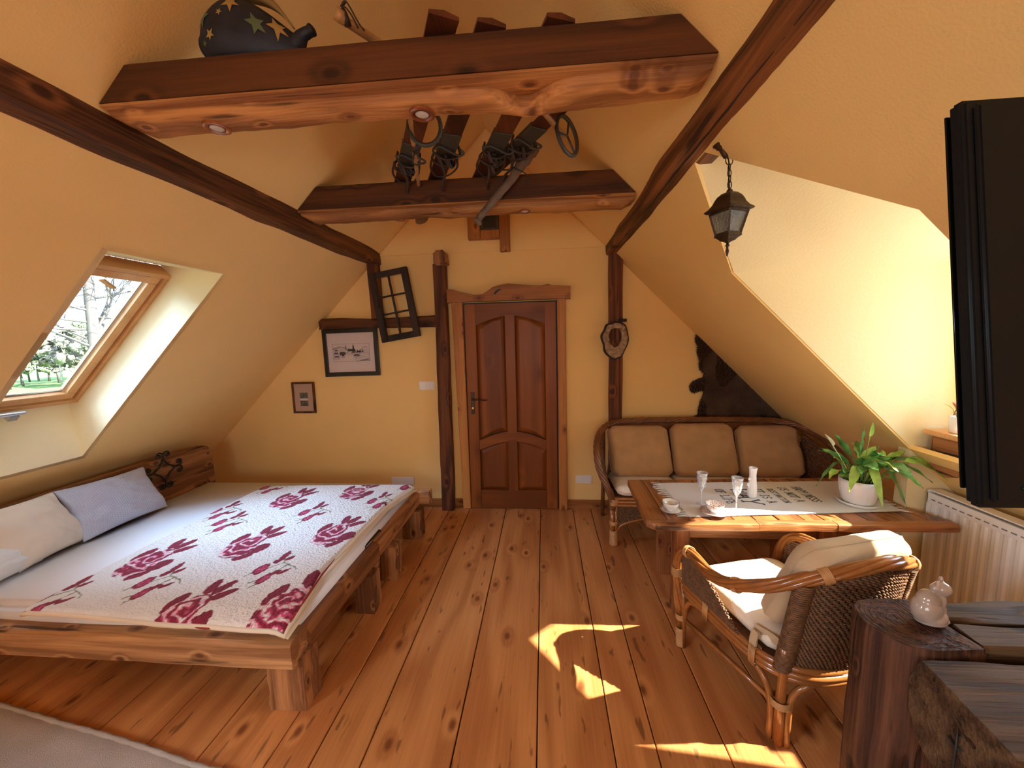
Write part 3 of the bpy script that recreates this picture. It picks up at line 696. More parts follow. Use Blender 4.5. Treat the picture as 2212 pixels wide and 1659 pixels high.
panel(xa, xm0, 0.695, 1.80, -1, True); panel(xm1, xb, 0.695, 1.80, 1, True)
mb = MB(); mb.box(dx0-.012, dx1+.012, 3.648, 3.66, 0, dh+.014); build(mb, 'door_backing', M['vent'], door)
# handle plate, lever, lock
hx = dx0+0.052
mb = MB(); mb.box(hx-.019, hx+.019, yd-.006, yd, 0.955, 1.17); mb.bevel(0.010, 3); build(mb, 'handle_plate', M['bronze'], door, smooth=True)
mb = MB(); mb.tube([(hx, yd-.004, 1.10), (hx, yd-.045, 1.10), (hx+.012, yd-.052, 1.10), (hx+.06, yd-.052, 1.104), (hx+.12, yd-.05, 1.096), (hx+.145, yd-.048, 1.098)], [.009,.009,.009,.008,.007,.005], 8); build(mb, 'door_handle', M['bronze'], door, smooth=True)
mb = MB(); mb.lathe([(0.001, 0.014), (0.010, 0.013), (0.011, 0.0)], (hx, yd-.006, 1.015), 16, (0,-1,0)); build(mb, 'lock_cylinder', M['brass'], door, smooth=True)
for z in (1.70, 0.26):
    mb = MB(); mb.tube([(dx1+.004, yd-.006, z), (dx1+.004, yd-.006, z+.075)], .006, 8); build(mb, 'hinge', M['bronze'], door, smooth=True)
for (xa_, xb_, xa2, xb2) in ((-0.856, -0.752, -0.815, -0.742), (0.128, 0.205, 0.130, 0.212)):
    mb = MB(); mb.hexa([(xa2, 3.60, 0), (xb2, 3.60, 0), (xb2, 3.65, 0), (xa2, 3.65, 0), (xa_, 3.60, 2.03), (xb_, 3.60, 2.03), (xb_, 3.65, 2.03), (xa_, 3.65, 2.03)]); mb.bevel(0.005, 1)
    build(mb, 'door_jamb', M['frame_z'], door)
hd = [(970,627),(985,628),(1005,631),(1022,635),(1040,637),(1055,635),(1068,628),(1080,620),(1095,616),(1112,614),(1130,615),(1148,617),(1165,618),(1182,618),(1195,616),(1205,619),(1230,620)]
hx_ = [-0.885, -0.83, -0.765, -0.69, -0.62, -0.555, -0.505, -0.455, -0.39, -0.315, -0.235, -0.16, -0.085, -0.01, 0.045, 0.09, 0.244]
hz_ = [2.136, 2.128, 2.108, 2.088, 2.078, 2.084, 2.112, 2.145, 2.160, 2.166, 2.160, 2.150, 2.145, 2.143, 2.150, 2.138, 2.128]
mb = MB(); mb.prism([(0.244, 2.022), (-0.888, 2.018)] + list(zip(hx_, hz_)), 1, 3.575, 3.65); mb.bevel(0.005, 2)
build(mb, 'door_lintel', M['frame_x'], door, smooth=True)
mb = MB(); mb.prism([(-0.452, 2.085), (-0.43, 2.112), (-0.40, 2.125), (-0.375, 2.122), (-0.40, 2.108), (-0.425, 2.088), (-0.44, 2.075)], 1, 3.5735, 3.578); build(mb, 'knot_hole', M['vent'], door)

# ---------------------------------------------------------------- sockets, switch
def plate(name, label, cat, x, z, n, kind_):
    t = thing(name, label, cat, (x, 3.65, z))
    wd = 0.075
    mb = MB(); mb.box(x-n*wd/2-.003, x+n*wd/2+.003, 3.640, 3.65, z-.040, z+.040); mb.bevel(0.003, 2); build(mb, 'cover_frame', M['white'], t, smooth=True)
    for k in range(n):
        cxk = x + (k-(n-1)/2)*wd
        if kind_ == 'socket':
            mb = MB(); mb.lathe([(0.026, 0.003), (0.024, 0.004), (0.021, 0.004), (0.020, -0.006), (0.0005, -0.006)], (cxk, 3.640, z), 24, (0,-1,0)); build(mb, 'socket_outlet', M['white'], t, smooth=True)
            mb = MB()
            for dx in (-.009, .009): mb.lathe([(0.0005, 0.0), (0.003, 0.0), (0.003, -.002)], (cxk+dx, 3.6455, z), 10, (0,-1,0))
            mb.tube([(cxk, 3.6455, z+.012), (cxk, 3.638, z+.012)], .0025, 8)
            build(mb, 'contact', M['vent'], t)
        else:
            mb = MB(); mb.hexa([(cxk-.029, 3.636, z-.030), (cxk+.029, 3.636, z-.030), (cxk+.029, 3.641, z-.030), (cxk-.029, 3.641, z-.030), (cxk-.029, 3.639, z+.030), (cxk+.029, 3.639, z+.030), (cxk+.029, 3.641, z+.030), (cxk-.029, 3.641, z+.030)]); mb.bevel(0.002, 1); build(mb, 'rocker', M['white'], t)
plate('wall_socket', 'white triple wall socket just above the far corner of the bed', 'socket', -1.44, 0.268, 3, 'socket')
plate('wall_socket', 'white double wall socket low between door and sofa', 'socket', 0.37, 0.295, 2, 'socket')
plate('light_switch', 'white double light switch left of the timber post', 'switch', -1.14, 1.235, 2, 'switch')

# ---------------------------------------------------------------- framed pictures
def rot_rect(cx_, cz_, w_, h_, ang):
    c, s = math.cos(ang), math.sin(ang)
    return lambda a, b: (cx_ + a*c - b*s, cz_ + a*s + b*c)
def picture(name, label, cx_, cz_, w_, h_, ang, fw, y, fmat, mmat):
    f = rot_rect(cx_, cz_, w_, h_, ang); t = thing(name, label, 'picture', (cx_, y+.02, cz_))
    mb = MB()
    def q(a, b, yy_): X, Z = f(a, b); return (X, yy_, Z)
    W, H = w_/2, h_/2
    for (a0, b0, a1, b1) in ((-W, H-fw, W, H), (-W, -H, W, -H+fw), (-W, -H+fw, -W+fw, H-fw), (W-fw, -H+fw, W, H-fw)):
        mb.hexa([q(a0,b0,y), q(a1,b0,y), q(a1,b0,y+.022), q(a0,b0,y+.022), q(a0,b1,y), q(a1,b1,y), q(a1,b1,y+.022), q(a0,b1,y+.022)])
    mb.bevel(0.0025, 1)
    build(mb, 'picture_frame', fmat, t)
    def flat(a0, b0, a1, b1, y0_, y1_): 
        m2 = MB(); m2.hexa([q(a0,b0,y0_), q(a1,b0,y0_), q(a1,b0,y1_), q(a0,b0,y1_), q(a0,b1,y0_), q(a1,b1,y0_), q(a1,b1,y1_), q(a0,b1,y1_)]); return m2
    build(flat(-W+fw*.8, -H+fw*.8, W-fw*.8, H-fw*.8, y+.014, y+.018), 'mount', mmat, t)
    build(flat(-W+fw*.8, -H+fw*.8, W-fw*.8, H-fw*.8, y+.007, y+.009), 'picture_glass', M['picglass'], t)
    return t, f, q, flat
t, f, q, flat = picture('framed_drawing', 'black framed ink drawing of a hill town with a church spire', -1.878, 1.573, 0.557, 0.462, 0.012, 0.040, 3.618, M['black'], M['paper'])
mb = MB()
def line(pts, wd=0.0016, y=3.6305):
    P = [Vector(q(a, b, y)) for a, b in pts]
    for i in range(len(P)-1):
        if (P[i+1]-P[i]).length > 1e-5: mb.bar(P[i], P[i+1], wd, 0.0008, up=(0,1,0))
def fill(pts, y=3.6302):
    pp = [f(a, b) for a, b in pts]; mb.prism(pp, 1, y, y+.0006)
X0, X1, Z0, Z1 = -0.185, 0.188, -0.085, 0.085
line([(X0,Z0),(X1,Z0),(X1,Z1),(X0,Z1),(X0,Z0)])
random.seed(3)
for k in range(5):
    line([(X0+.002+i*.0155, 0.035 - k*.008 + .022*math.sin(i*.26+k*.4) + .003*math.sin(i*1.7+k)) for i in range(12)])
    line([(0.09+i*.012, 0.02 - k*.013 + .035*math.sin(i*.33+.2*k)) for i in range(9)])
    line([(0.04+i*.018, -.045-k*.008+.012*math.sin(i*.5+k)) for i in range(9)])
line([(X0+.002, 0.04), (-.15,.055), (-.11,.06), (-.07,.05), (-.04,.035)], .003)
fill([(-.052,.025),(-.052,.070),(-.049,.078),(-.046,.070),(-.046,.025)])
fill([(.018,.02),(.018,.062),(.022,.067),(.0255,.092),(.029,.067),(.033,.062),(.033,.02)])
fill([(-.04,.012),(-.03,.036),(.04,.036),(.05,.012)])
fill([(-.12,-.018),(-.115,.006),(-.085,.009),(-.06,.004),(-.055,-.018)])
for hx2, hz2, w2, h2 in ((-.178,-.03,.05,.03), (-.165,.0,.03,.03), (-.115,-.03,.03,.018), (.0,-.02,.05,.03), (.055,-.015,.05,.03), (.02,-.055,.07,.035), (-.178,-.062,.06,.03), (-.1,-.05,.03,.03)):
    fill([(hx2,hz2+h2*.6),(hx2+w2*.2,hz2+h2),(hx2+w2*.8,hz2+h2),(hx2+w2,hz2+h2*.6)])
    line([(hx2+.002,hz2+h2*.6),(hx2+.002,hz2),(hx2+w2-.002,hz2),(hx2+w2-.002,hz2+h2*.6)])
    for j in range(4): line([(hx2+w2*(.18+.2*j), hz2+h2*.2), (hx2+w2*(.18+.2*j), hz2+h2*.42)], .003)
for tx in (.055, .08, .105): fill([(tx, .0), (tx+.011, .03), (tx+.022, .0)])
line([(X1-.10, Z0+.008), (X1-.002, Z0+.008)], .005)
for k in range(40):
    a = random.uniform(X0+.01, X1-.01); b = random.uniform(-.03, .01); line([(a,b),(a+.006,b+.004),(a+.01,b)], .001)
build(mb, 'drawing', M['ink'], t)
t, f, q, flat = picture('framed_photographs', 'small dark framed pair of tiny photographs on tan card', -2.406, 1.132, 0.235, 0.315, 0.0, 0.018, 3.622, M['dark_z'], M['paper_tan'])
build(flat(-.042, -.008, .042, .05, 3.634, 3.637), 'photograph', M['photo'], t)
build(flat(-.040, -.086, .040, -.030, 3.634, 3.637), 'photograph', M['photo'], t)
build(flat(-.042, -.030, .042, -.008, 3.6345, 3.637), 'caption_strip', M['paper'], t)

# old window sash hung askew
ws = thing('old_window_sash', 'dark old six-pane window sash hung askew left of the post', 'window sash', (-1.38, 3.58, 1.98))
f = rot_rect(-1.381, 2.006, 0, 0, 0.155)
def q(a, b, y): X, Z = f(a, b); return (X, y, Z)
def bars(lst, y0_, y1_, nm, bv=.004, mat=None):
    for (a0, b0, a1, b1) in lst:
        mb = MB(); mb.hexa([q(a0,b0,y0_), q(a1,b0,y0_), q(a1,b0,y1_), q(a0,b0,y1_), q(a0,b1,y0_), q(a1,b1,y0_), q(a1,b1,y1_), q(a0,b1,y1_)]); mb.bevel(bv, 1)
        build(mb, nm, mat or M['old_sash'], ws)
M['old_sash'] = wood('old_sash_wood', (0.045, 0.026, 0.017), (0.014, 0.009, 0.007), 2, rings=5, rough=0.6, knots=0.2, bump=0.5, crack=0.5)
W, H = .189, .322
bars([(-W,-H,-W+.062,H), (W-.062,-H,W,H)], 3.528, 3.566, 'sash_stile')
bars([(-W+.062,H-.052,W-.062,H), (-W+.062,-H,W-.062,-H+.058)], 3.530, 3.564, 'sash_rail')
bars([(-.0085,-H+.058,.0085,H-.052)], 3.536, 3.558, 'muntin', .002)
bars([(-W+.062,.085,W-.062,.099), (-W+.062,-.075,W-.062,-.061)], 3.535, 3.559, 'muntin', .002)
mb = MB(); mb.tube([q(-W+.05,.18,3.526), q(-W+.048,.04,3.520), q(-W+.052,.0,3.515)], [.006,.005,.012], 8); build(mb, 'espagnolette', M['iron'], ws, smooth=True)

# hollow log slice ring
ring = thing('hollow_log_slice', 'pale hollow log slice with black bark hung on the post right of the door', 'wall ornament', (0.64, 3.54, 1.64))
oc = (0.637, 1.640)
def ringpt(a, k):
    ro = (0.118 + 0.018*nz3(math.cos(a)*2, math.sin(a)*2, 1))
    ax, az = ro*(1.0), ro*1.42*(1.08 if math.sin(a) < 0 else 0.95)
    if math.sin(a) < 0: ax *= (1-0.28*abs(math.sin(a))**2)
    return (oc[0] + ax*math.cos(a)*k, oc[1] + az*math.sin(a)*k)
mb = MB(); n = 48; rings = []
for i in range(n):
    a = 2*PI*i/n
    ki = 0.50 + 0.05*nz3(math.cos(a)*3, math.sin(a)*3, 7)
    r = []
    for kk, yy_ in ((ki, 3.548), (ki, 3.505+.004*nz3(i*.7,1,1)), (ki+.15, 3.497+.008*nz3(i*.9,2,2)), (0.80, 3.50+.008*nz3(i*1.1,3,3)), (0.93, 3.505), (0.93, 3.548)):
        X, Z = ringpt(a, kk); X += (0.5-ki)*0.03; r.append((X, yy_, Z + (0.022 if kk < 0.6 else 0)))
    rings.append(r)
mb.loft(rings, loop=True); build(mb, 'wood_ring', M['hive'], ring, smooth=True)
mb = MB(); rings = []
for i in range(n):
    a = 2*PI*i/n; r = []
    j = 0.012*nz3(i*.8, 9, 1)
    for kk, yy_ in ((0.935, 3.55), (0.92, 3.500), (1.0+j, 3.502), (1.02+j, 3.55)):
        X, Z = ringpt(a, kk); r.append((X, yy_, Z))
    rings.append(r)
mb.loft(rings, loop=True); mb.box(0.675, 0.735, 3.503, 3.55, 1.795, 1.822); build(mb, 'bark', M['bark_dark'], ring, smooth=True)

# vent opening framed with boards in the upper gable
vt = thing('framed_vent', 'small dark vent opening framed with three offset boards above the door', 'vent', (-0.5, 3.63, 2.65))
for i, (a, b, c, d) in enumerate(((-.675, -.56, 2.575, 2.90), (-.56, -.385, 2.575, 2.655), (-.385, -.29, 2.46, 2.90))):
    mb = MB(); mb.box(a+.001, b-.001, 3.585+.004*i, 3.64, c, d); mb.bevel(0.004, 1); build(mb, 'board', M['frame_z'], vt)
mb = MB(); mb.box(-.555, -.39, 3.603, 3.64, 2.655, 2.90); build(mb, 'vent_frame', M['skimetal'], vt)
mb = MB(); mb.box(-.532, -.415, 3.601, 3.604, 2.675, 2.90); build(mb, 'grille', M['vent'], vt)


# ---------------------------------------------------------------- bed
bed = thing('bed', 'low rustic bed of heavy reclaimed pine beams with block legs', 'bed', (-2.1, 2.3, 0))
def slabbeam(name, p0, p1, hw, hh, mat, parent, seed, up=(0,0,1), jit=0.005, n=40, label=None, chamf=0.012):
    o = timber(name, p0, p1, hw, hh, mat, None, None, n=n, jit=jit, up=up, parent=parent, seed=seed, chamf=chamf)
    if label: o['label'] = label
    return o
slabbeam('side_rail', (-3.28, 1.505, 0.305), (-1.118, 1.505, 0.305), 0.062, 0.066, M['bed_x'], bed, 1.0)
slabbeam('side_rail', (-3.28, 3.175, 0.305), (-1.012, 3.175, 0.305), 0.052, 0.066, M['bed_x'], bed, 3.0, chamf=0.02)
slabbeam('foot_rail', (-1.172, 1.560, 0.298), (-1.165, 2.30, 0.300), 0.070, 0.066, M['bed_y'], bed, 5.0, chamf=0.022)
slabbeam('foot_rail', (-1.165, 2.306, 0.306), (-1.165, 3.125, 0.300), 0.068, 0.066, M['bed_y'], bed, 8.0, chamf=0.026)
mb = MB(); mb.box(-1.225, -1.100, 2.20, 2.305, 0.205, 0.238); mb.bevel(0.004, 1); build(mb, 'lap_block', M['bed_z'], bed)
mb = MB(); mb.tube([(-1.150, 2.225, 0.362), (-1.150, 2.225, 0.378), (-1.147, 2.24, 0.382), (-1.143, 2.42, 0.386), (-1.143, 2.43, 0.378), (-1.143, 2.43, 0.362)], 0.0065, 8); build(mb, 'iron_staple', M['iron'], bed, smooth=True)
def leg(x0, x1, y0_, y1_, z1, seed, notch):
    mb = MB(); n = 14; rings = []
    for i in range(n+1):
        z = z1*i/n; r = []
        pr = [(x0,y0_),(x0+.02,y0_),((x0+x1)/2,y0_),(x1-.02,y0_),(x1,y0_),(x1,y0_+.02),(x1,(y0_+y1_)/2-.003),(x1,(y0_+y1_)/2+.003),(x1,y1_-.02),(x1,y1_),((x0+x1)/2,y1_),(x0,y1_),(x0,(y0_+y1_)/2)]
        for k, (x, y) in enumerate(pr):
            dx = 0.006*nz3(k*1.3+seed, z*16, seed); dy = 0.006*nz3(k*2.1, z*13, seed+5)
            if notch and k in (5,6) and 0.06 < z < 0.15: dx -= 0.016
            if notch and k in (7,8) and z < 0.05: dx -= 0.012
            if k in (11,12) and z < 0.10: dx += 0.02
            r.append((x+dx, y+dy, z))
        rings.append(r)
    mb.loft(rings); build(mb, 'leg', M['bed_z'], bed, smooth=True)
leg(-1.275, -1.102, 1.482, 1.607, 0.262, 1, False)
leg(-1.180, -1.062, 2.112, 2.215, 0.245, 5, True)
leg(-1.165, -1.052, 2.438, 2.555, 0.245, 9, True)
leg(-1.215, -1.056, 3.000, 3.110, 0.245, 14, True)
leg(-3.20, -3.05, 1.482, 1.607, 0.25, 19, False)
leg(-3.20, -3.05, 3.05, 3.17, 0.25, 23, False)
# headboard of two thick boards
def hboard(z0_, z1_, seed, top):
    mb = MB(); n = 50; rings = []
    for i in range(n+1):
        y = 1.28 + (3.215-1.28)*i/n
        zz = z1_ + (0.004*nz3(y*4, 1, seed) if top else 0)
        if top and y > 3.13: zz -= 0.055*((y-3.13)/0.085)**2
        r = [(-3.135, y, z0_), (-3.07, y, z0_), (-3.066, y, z0_+.006), (-3.066+.002*nz3(y*6,2,seed), y, (z0_+zz)/2), (-3.066, y, zz-.01), (-3.075, y, zz), (-3.13, y, zz), (-3.135, y, zz-.01)]
        rings.append(r)
    mb.loft(rings); build(mb, 'headboard_plank', M['bed_y'], bed, smooth=True)
hboard(0.30, 0.565, 2, False); hboard(0.568, 0.782, 6, True)
for (y, z) in ((3.17, 0.70), (3.15, 0.44)):
    mb = MB(); mb.lathe([(0.0005, 0.004), (0.008, 0.003), (0.009, 0)], (-3.066, y, z), 10, (1,0,0)); build(mb, 'nail_head', M['iron'], bed, smooth=True)
# wrought iron scroll ornaments on the headboard
def ornament(cyy, czz, s):
    mb = MB(); X = -3.056
    for k in range(4):
        rot = k*PI/2
        # concave arc between two lobes with a spiral on each end
        def base(t):   # t in -1..1, arc of astroid-like curve
            a = PI/4 + t*PI/4*0.80
            d = 0.50*s*(1.0 - 0.40*math.cos(t*PI/2)) + 0.18*s
            return Vector((math.cos(a)*d, math.sin(a)*d))
        pts = [base(-1+2*i/20) for i in range(21)]
        def spiral(p, tdir, sgn):
            out = []; ang = math.atan2(tdir.y, tdir.x); q_ = p.copy(); step = 0.078*s; 
            for i in range(26):
                ang += sgn*(0.13 + 0.020*i); q_ = q_ + Vector((math.cos(ang), math.sin(ang)))*step*(1.25-0.022*i); out.append(q_.copy())
            return out
        e = spiral(pts[-1], (pts[-1]-pts[-2]).normalized(), -1)
        b_ = spiral(pts[0], (pts[0]-pts[1]).normalized(), 1)
        full = list(reversed(b_)) + pts + e
        c_, s_ = math.cos(rot), math.sin(rot)
        P_ = [(X, cyy + p.x*c_-p.y*s_, czz + p.x*s_+p.y*c_) for p in full]
        nn_ = len(P_); mb.tube(P_, [0.0045+0.002*math.sin(PI*i/(nn_-1)) for i in range(nn_)], 7, up=(1,0,0))
    build(mb, 'iron_scroll', M['iron'], bed, smooth=True)
ornament(2.755, 0.685, 0.108); ornament(1.76, 0.685, 0.108)
mb = MB()
def matt(u, v):
    return None
n = 10
mb.box(-3.045, -1.150, 1.515, 3.125, 0.26, 0.455); mb.bevel(0.04, 4)
build(mb, 'mattress', M['sheet'], bed, smooth=2)
mb = MB(); mb.box(-3.27, -1.24, 1.60, 3.10, 0.22, 0.255); build(mb, 'slat_base', M['bed_x'], bed)

# ---------------------------------------------------------------- rose blanket (painted per vertex)
CRIM = (0.25, 0.012, 0.045); PINK = (0.62, 0.09, 0.22); LP_ = (0.85, 0.50, 0.60); IV = (0.86, 0.85, 0.82); GRN = (0.20, 0.22, 0.09); DK = (0.16, 0.008, 0.03)
big = [(-2.235,1.865,1.0),(-1.80,2.056,1.0),(-1.348,2.214,0.98),(-1.977,2.70,1.0),(-1.52,2.864,0.98),(-1.20,1.56,1.15),(-1.655,1.49,1.0)]
bud = [(-2.00,1.672),(-1.475,1.815),(-2.16,2.315),(-1.665,2.485),(-1.26,2.69),(-2.345,2.485),(-2.30,2.93),(-2.395,1.545),(-1.11,2.965)]
LD = Vector((0.22, 0.975)).normalized(); LW = Vector((0.975, -0.22)).normalized()
def ell(u, v, cu, cv, a, b, ang):
    du, dv = u-cu, v-cv; c, s = math.cos(ang), math.sin(ang)
    p = (du*c+dv*s)/a; q_ = (-du*s+dv*c)/b
    return p*p + q_*q_*(1+0.35*max(-0.9, min(0.9, p)))
def seg(u, v, u0, v0, u1, v1, w_):
    dx, dy = u1-u0, v1-v0; t = max(0, min(1, ((u-u0)*dx+(v-v0)*dy)/(dx*dx+dy*dy)))
    return math.hypot(u-u0-t*dx, v-v0-t*dy) < w_
def paint(x, y):
    jx = 0.006*nz3(x*70, y*70, 1); jy = 0.006*nz3(x*70, y*70, 9)
    for (bx, by, s) in big:
        dx, dy = (x-bx)/s, (y-by)/s
        if abs(dx) > 0.26 or abs(dy) > 0.28: continue
        u = dx*LD.x + dy*LD.y + jx; v = dx*LW.x + dy*LW.y + jy
        r = ell(u, v, -0.035, 0.0, 0.125, 0.088, -0.15)
        if ell(u, v, 0.055, 0.005, 0.06, 0.062, 0) < 1 or r < 1:
            # petals: rings of pink, white and crimson
            uu, vv = u-0.02, v+0.005
            rr = math.hypot(uu*0.8, vv)*1.0; a = math.atan2(vv, uu)
            w_ = math.sin(rr*135 + a*1.0 + 4.5*nz3(x*20, y*26, 4)) + .5*nz3(x*60, y*90, 6)
            e = nz3(x*34, y*60, 7)
            if r > 0.72 and w_ > -0.2: return LP_ if e > -0.1 else IV
            if w_ > 0.62: return IV if e > 0.05 else LP_
            if w_ > 0.1: return PINK
            if w_ > -0.35: return (0.50, 0.045, 0.13)
            return CRIM
        for (cu, cv, a_, b_, an) in ((0.165,-0.040,0.060,0.026,-0.35),(0.175,0.020,0.062,0.026,0.12),(0.13,0.070,0.065,0.024,0.55),(-0.02,0.118,0.062,0.040,0.25),(-0.115,0.108,0.055,0.026,0.55),(0.03,-0.092,0.070,0.030,-0.1)):
            if ell(u, v, cu, cv, a_, b_, an) < 1: return CRIM if nz3(x*80, y*80, 2) < 0.35 else DK
    for (bx, by) in bud:
        dx, dy = x-bx, y-by
        if abs(dx) > 0.22 or abs(dy) > 0.24: continue
        u = dx*LD.x + dy*LD.y + jx; v = dx*LW.x + dy*LW.y + jy
        for (cu, cv, a_, b_) in ((-0.015,-0.045,0.052,0.030),(-0.075,0.045,0.050,0.026)):
            e_ = ell(u, v, cu, cv, a_, b_, -0.1)
            if e_ < 1: return (PINK if nz3(x*60, y*60, 3) > 0.05 else (0.45, 0.03, 0.11)) if e_ < 0.45 else CRIM
        for (cu, cv, a_, b_, an) in ((0.075,-0.025,0.034,0.018,0.1),(0.13,-0.035,0.042,0.018,-0.25),(0.11,0.015,0.030,0.014,0.3),(-0.02,0.058,0.028,0.015,0.2),(0.0,0.092,0.034,0.014,0.4)):
            if ell(u, v, cu, cv, a_, b_, an) < 1: return CRIM
        for s_ in ((0.05,0.115,0.065,0.02),(0.065,0.02,0.11,-0.02),(0.065,0.025,0.0,-0.02),(0.06,0.06,-0.04,0.04),(-0.10,0.02,-0.13,0.0),(-0.12,0.05,-0.16,0.04),(-0.05,-0.06,-0.09,-0.075),(0.05,0.115,0.03,0.14)):
            if seg(u, v, *s_, 0.0035): return GRN
    return IV
BQ = [Vector((-2.440, 1.462)), Vector((-1.135, 1.432)), Vector((-1.100, 3.03)), Vector((-2.395, 2.975))]
def bz(u, v, x, y):
    z = 0.478 + 0.004*nz3(x*2.2, y*2.2, 3) + 0.0022*nz3(x*18, y*18, 5)
    ed = min(u, 1-u)*1.3; ev = min(v, 1-v)*1.55
    z -= 0.012*max(0, 1-ed/0.02)**2 + 0.010*max(0, 1-ev/0.018)**2
    if v < 0.05 and u > 0.2: z -= 0.020*(1-v/0.05)*min(1, (u-0.2)*3)
    if u > 0.95: z -= 0.010*(u-0.95)/0.05
    return z
mb = MB(); NU, NV = 290, 345
mb.bm.verts.ensure_lookup_table()
def bpos(u, v):
    p = (BQ[0]*(1-u)+BQ[1]*u)*(1-v) + (BQ[3]*(1-u)+BQ[2]*u)*v
    wob = 0.006*nz3(u*6, v*6, 2)
    x = p.x + wob*(1 if u > 0.97 else 0); y = p.y + 0.006*nz3(u*5, 3, 2)*(1 if v < 0.03 else 0)
    x -= 0.075*max(0, min(1, (v-.06)*5))*max(0, min(1, (1-v)*4.5))*u**5
    return (x, y, bz(u, v, x, y))
mb.grid(bpos, NU, NV)
blk = thing('rose_blanket', 'cream wool blanket with crimson roses spread over the foot half of the bed', 'blanket', (-1.77, 2.2, 0.46))
o = build(mb, 'blanket_pile', None, blk, smooth=2, fix=False)
o.data.materials.clear(); M['blanket'] = vcol('rose_wool', 0.95, bump=1.0, bscale=75, dist=0.012, sheen=0.1); o.data.materials.append(M['blanket'])
oo = OFF[blk.name]
setcol(o, lambda c: paint(c.x+oo.x, c.y+oo.y))
# cream underside and rolled hem
mb = MB()
def hem(u, v, off=0.0): 
    x, y, z = bpos(u, v); return Vector((x, y, z))
edge = [hem(i/40, 0) for i in range(41)] + [hem(1, i/50) for i in range(1, 51)] + [hem(1-i/40, 1) for i in range(1, 41)] + [hem(0, 1-i/50) for i in range(1, 50)]
edge = [p - Vector((0, 0, 0.009)) for p in edge]
mb.tube(edge, 0.011, 8, loop=True, flat=1.0); build(mb, 'blanket_hem', M['cream'], blk, smooth=2)
mb = MB()
g = mb.grid(lambda u, v: (bpos(u, v)[0]+(0.022 if u > 0.9 else 0), bpos(u, v)[1]-(0.006 if v < .1 else 0), bpos(u, v)[2]-0.020-(0.010*max(0,(u-0.9)*10)) + (0 if v > .02 else .012)), 20, 24)
build(mb, 'blanket_lining', M['cream'], blk, smooth=2)
mb = MB(); mb.tube([(-1.128, 1.47, 0.455), (-1.152, 1.62, 0.459), (-1.180, 1.80, 0.460), (-1.192, 1.95, 0.459)], [0.003, 0.006, 0.005, 0.002], 6); mb.tube([(-1.62, 1.44, 0.440), (-1.5, 1.436, 0.438), (-1.36, 1.437, 0.441)], [0.002, 0.006, 0.002], 6)
build(mb, 'red_backing_edge', M['red'], blk, smooth=2)

# ---------------------------------------------------------------- pillows
def pillow(name, c, thick, mat, label, group=None, dots=None, n=(44, 32), tilt=(0,0,0), wr=0.006, seed=0, cat='pillow'):
    c = [Vector(p) for p in c]; ctr = sum(c, Vector())/4
    nrm = ((c[1]-c[0]).cross(c[3]-c[0])).normalized()
    mb = MB(); NU_, NV_ = n
    def P(u, v, side):
        # pinch the sides inwards between the corners
        uu = u + 0.035*math.sin(PI*v)*(1-2*u); vv = v + 0.035*math.sin(PI*u)*(1-2*v)
        p = (c[0]*(1-uu)+c[1]*uu)*(1-vv) + (c[3]*(1-uu)+c[2]*uu)*vv
        k = (max(0, 4*u*(1-u))*max(0, 4*v*(1-v)))**0.42
        h = thick*k
        w_ = wr*(nz3(u*3+seed, v*5, 1)+0.6*nz3(u*9, v*11+seed, 2))*min(1, k*2)
        w_ += wr*1.5*math.sin(11*u+9*v+4*nz3(u*2, v*2, seed))*max(0, 1-k)*min(1, k*4)*0.8
        if dots and side > 0:
            a = (u*dots[0]) % 1 - .5; b = ((v*dots[1]) + (0.5 if int(u*dots[0]) % 2 else 0)) % 1 - .5
            w_ += 0.004*max(0, 1-(a*a+b*b)*7)*min(1, k*3)
        return p + nrm*side*(h*(0.62 if side > 0 else 0.38)) + nrm*w_*(1 if side > 0 else 0)
    ga = mb.grid(lambda u, v: P(u, v, 1), NU_, NV_); gb = mb.grid(lambda u, v: P(u, v, -1), NU_, NV_)
    bmesh.ops.remove_doubles(mb.bm, verts=mb.bm.verts, dist=0.0006)
    return build(mb, name, mat, loc=ctr, smooth=2, label=label, cat=cat, group=group)
pillow('pillow', [(-2.885, 2.045, 0.468), (-2.870, 2.575, 0.468), (-3.035, 2.575, 0.775), (-3.03, 2.035, 0.800)], 0.13, M['minky'], 'grey-blue dimpled pillow leaning on the headboard beside the iron scroll', dots=(40, 26), n=(200, 130), wr=0.012, seed=2)
pillow('pillow', [(-2.86, 1.73, 0.468), (-2.915, 2.105, 0.468), (-3.03, 2.035, 0.800), (-3.03, 1.62, 0.815)], 0.13, M['pillow_cream'], 'plain cream pillow between the dimpled pillow and the white one', wr=0.010, seed=5)
pillow('pillow', [(-2.80, 1.42, 0.468), (-2.895, 1.86, 0.468), (-2.96, 1.76, 0.60), (-2.94, 1.38, 0.64)], 0.13, M['pillow_white'], 'small white embroidered pillow at the near end of the bed', wr=0.008, seed=8)

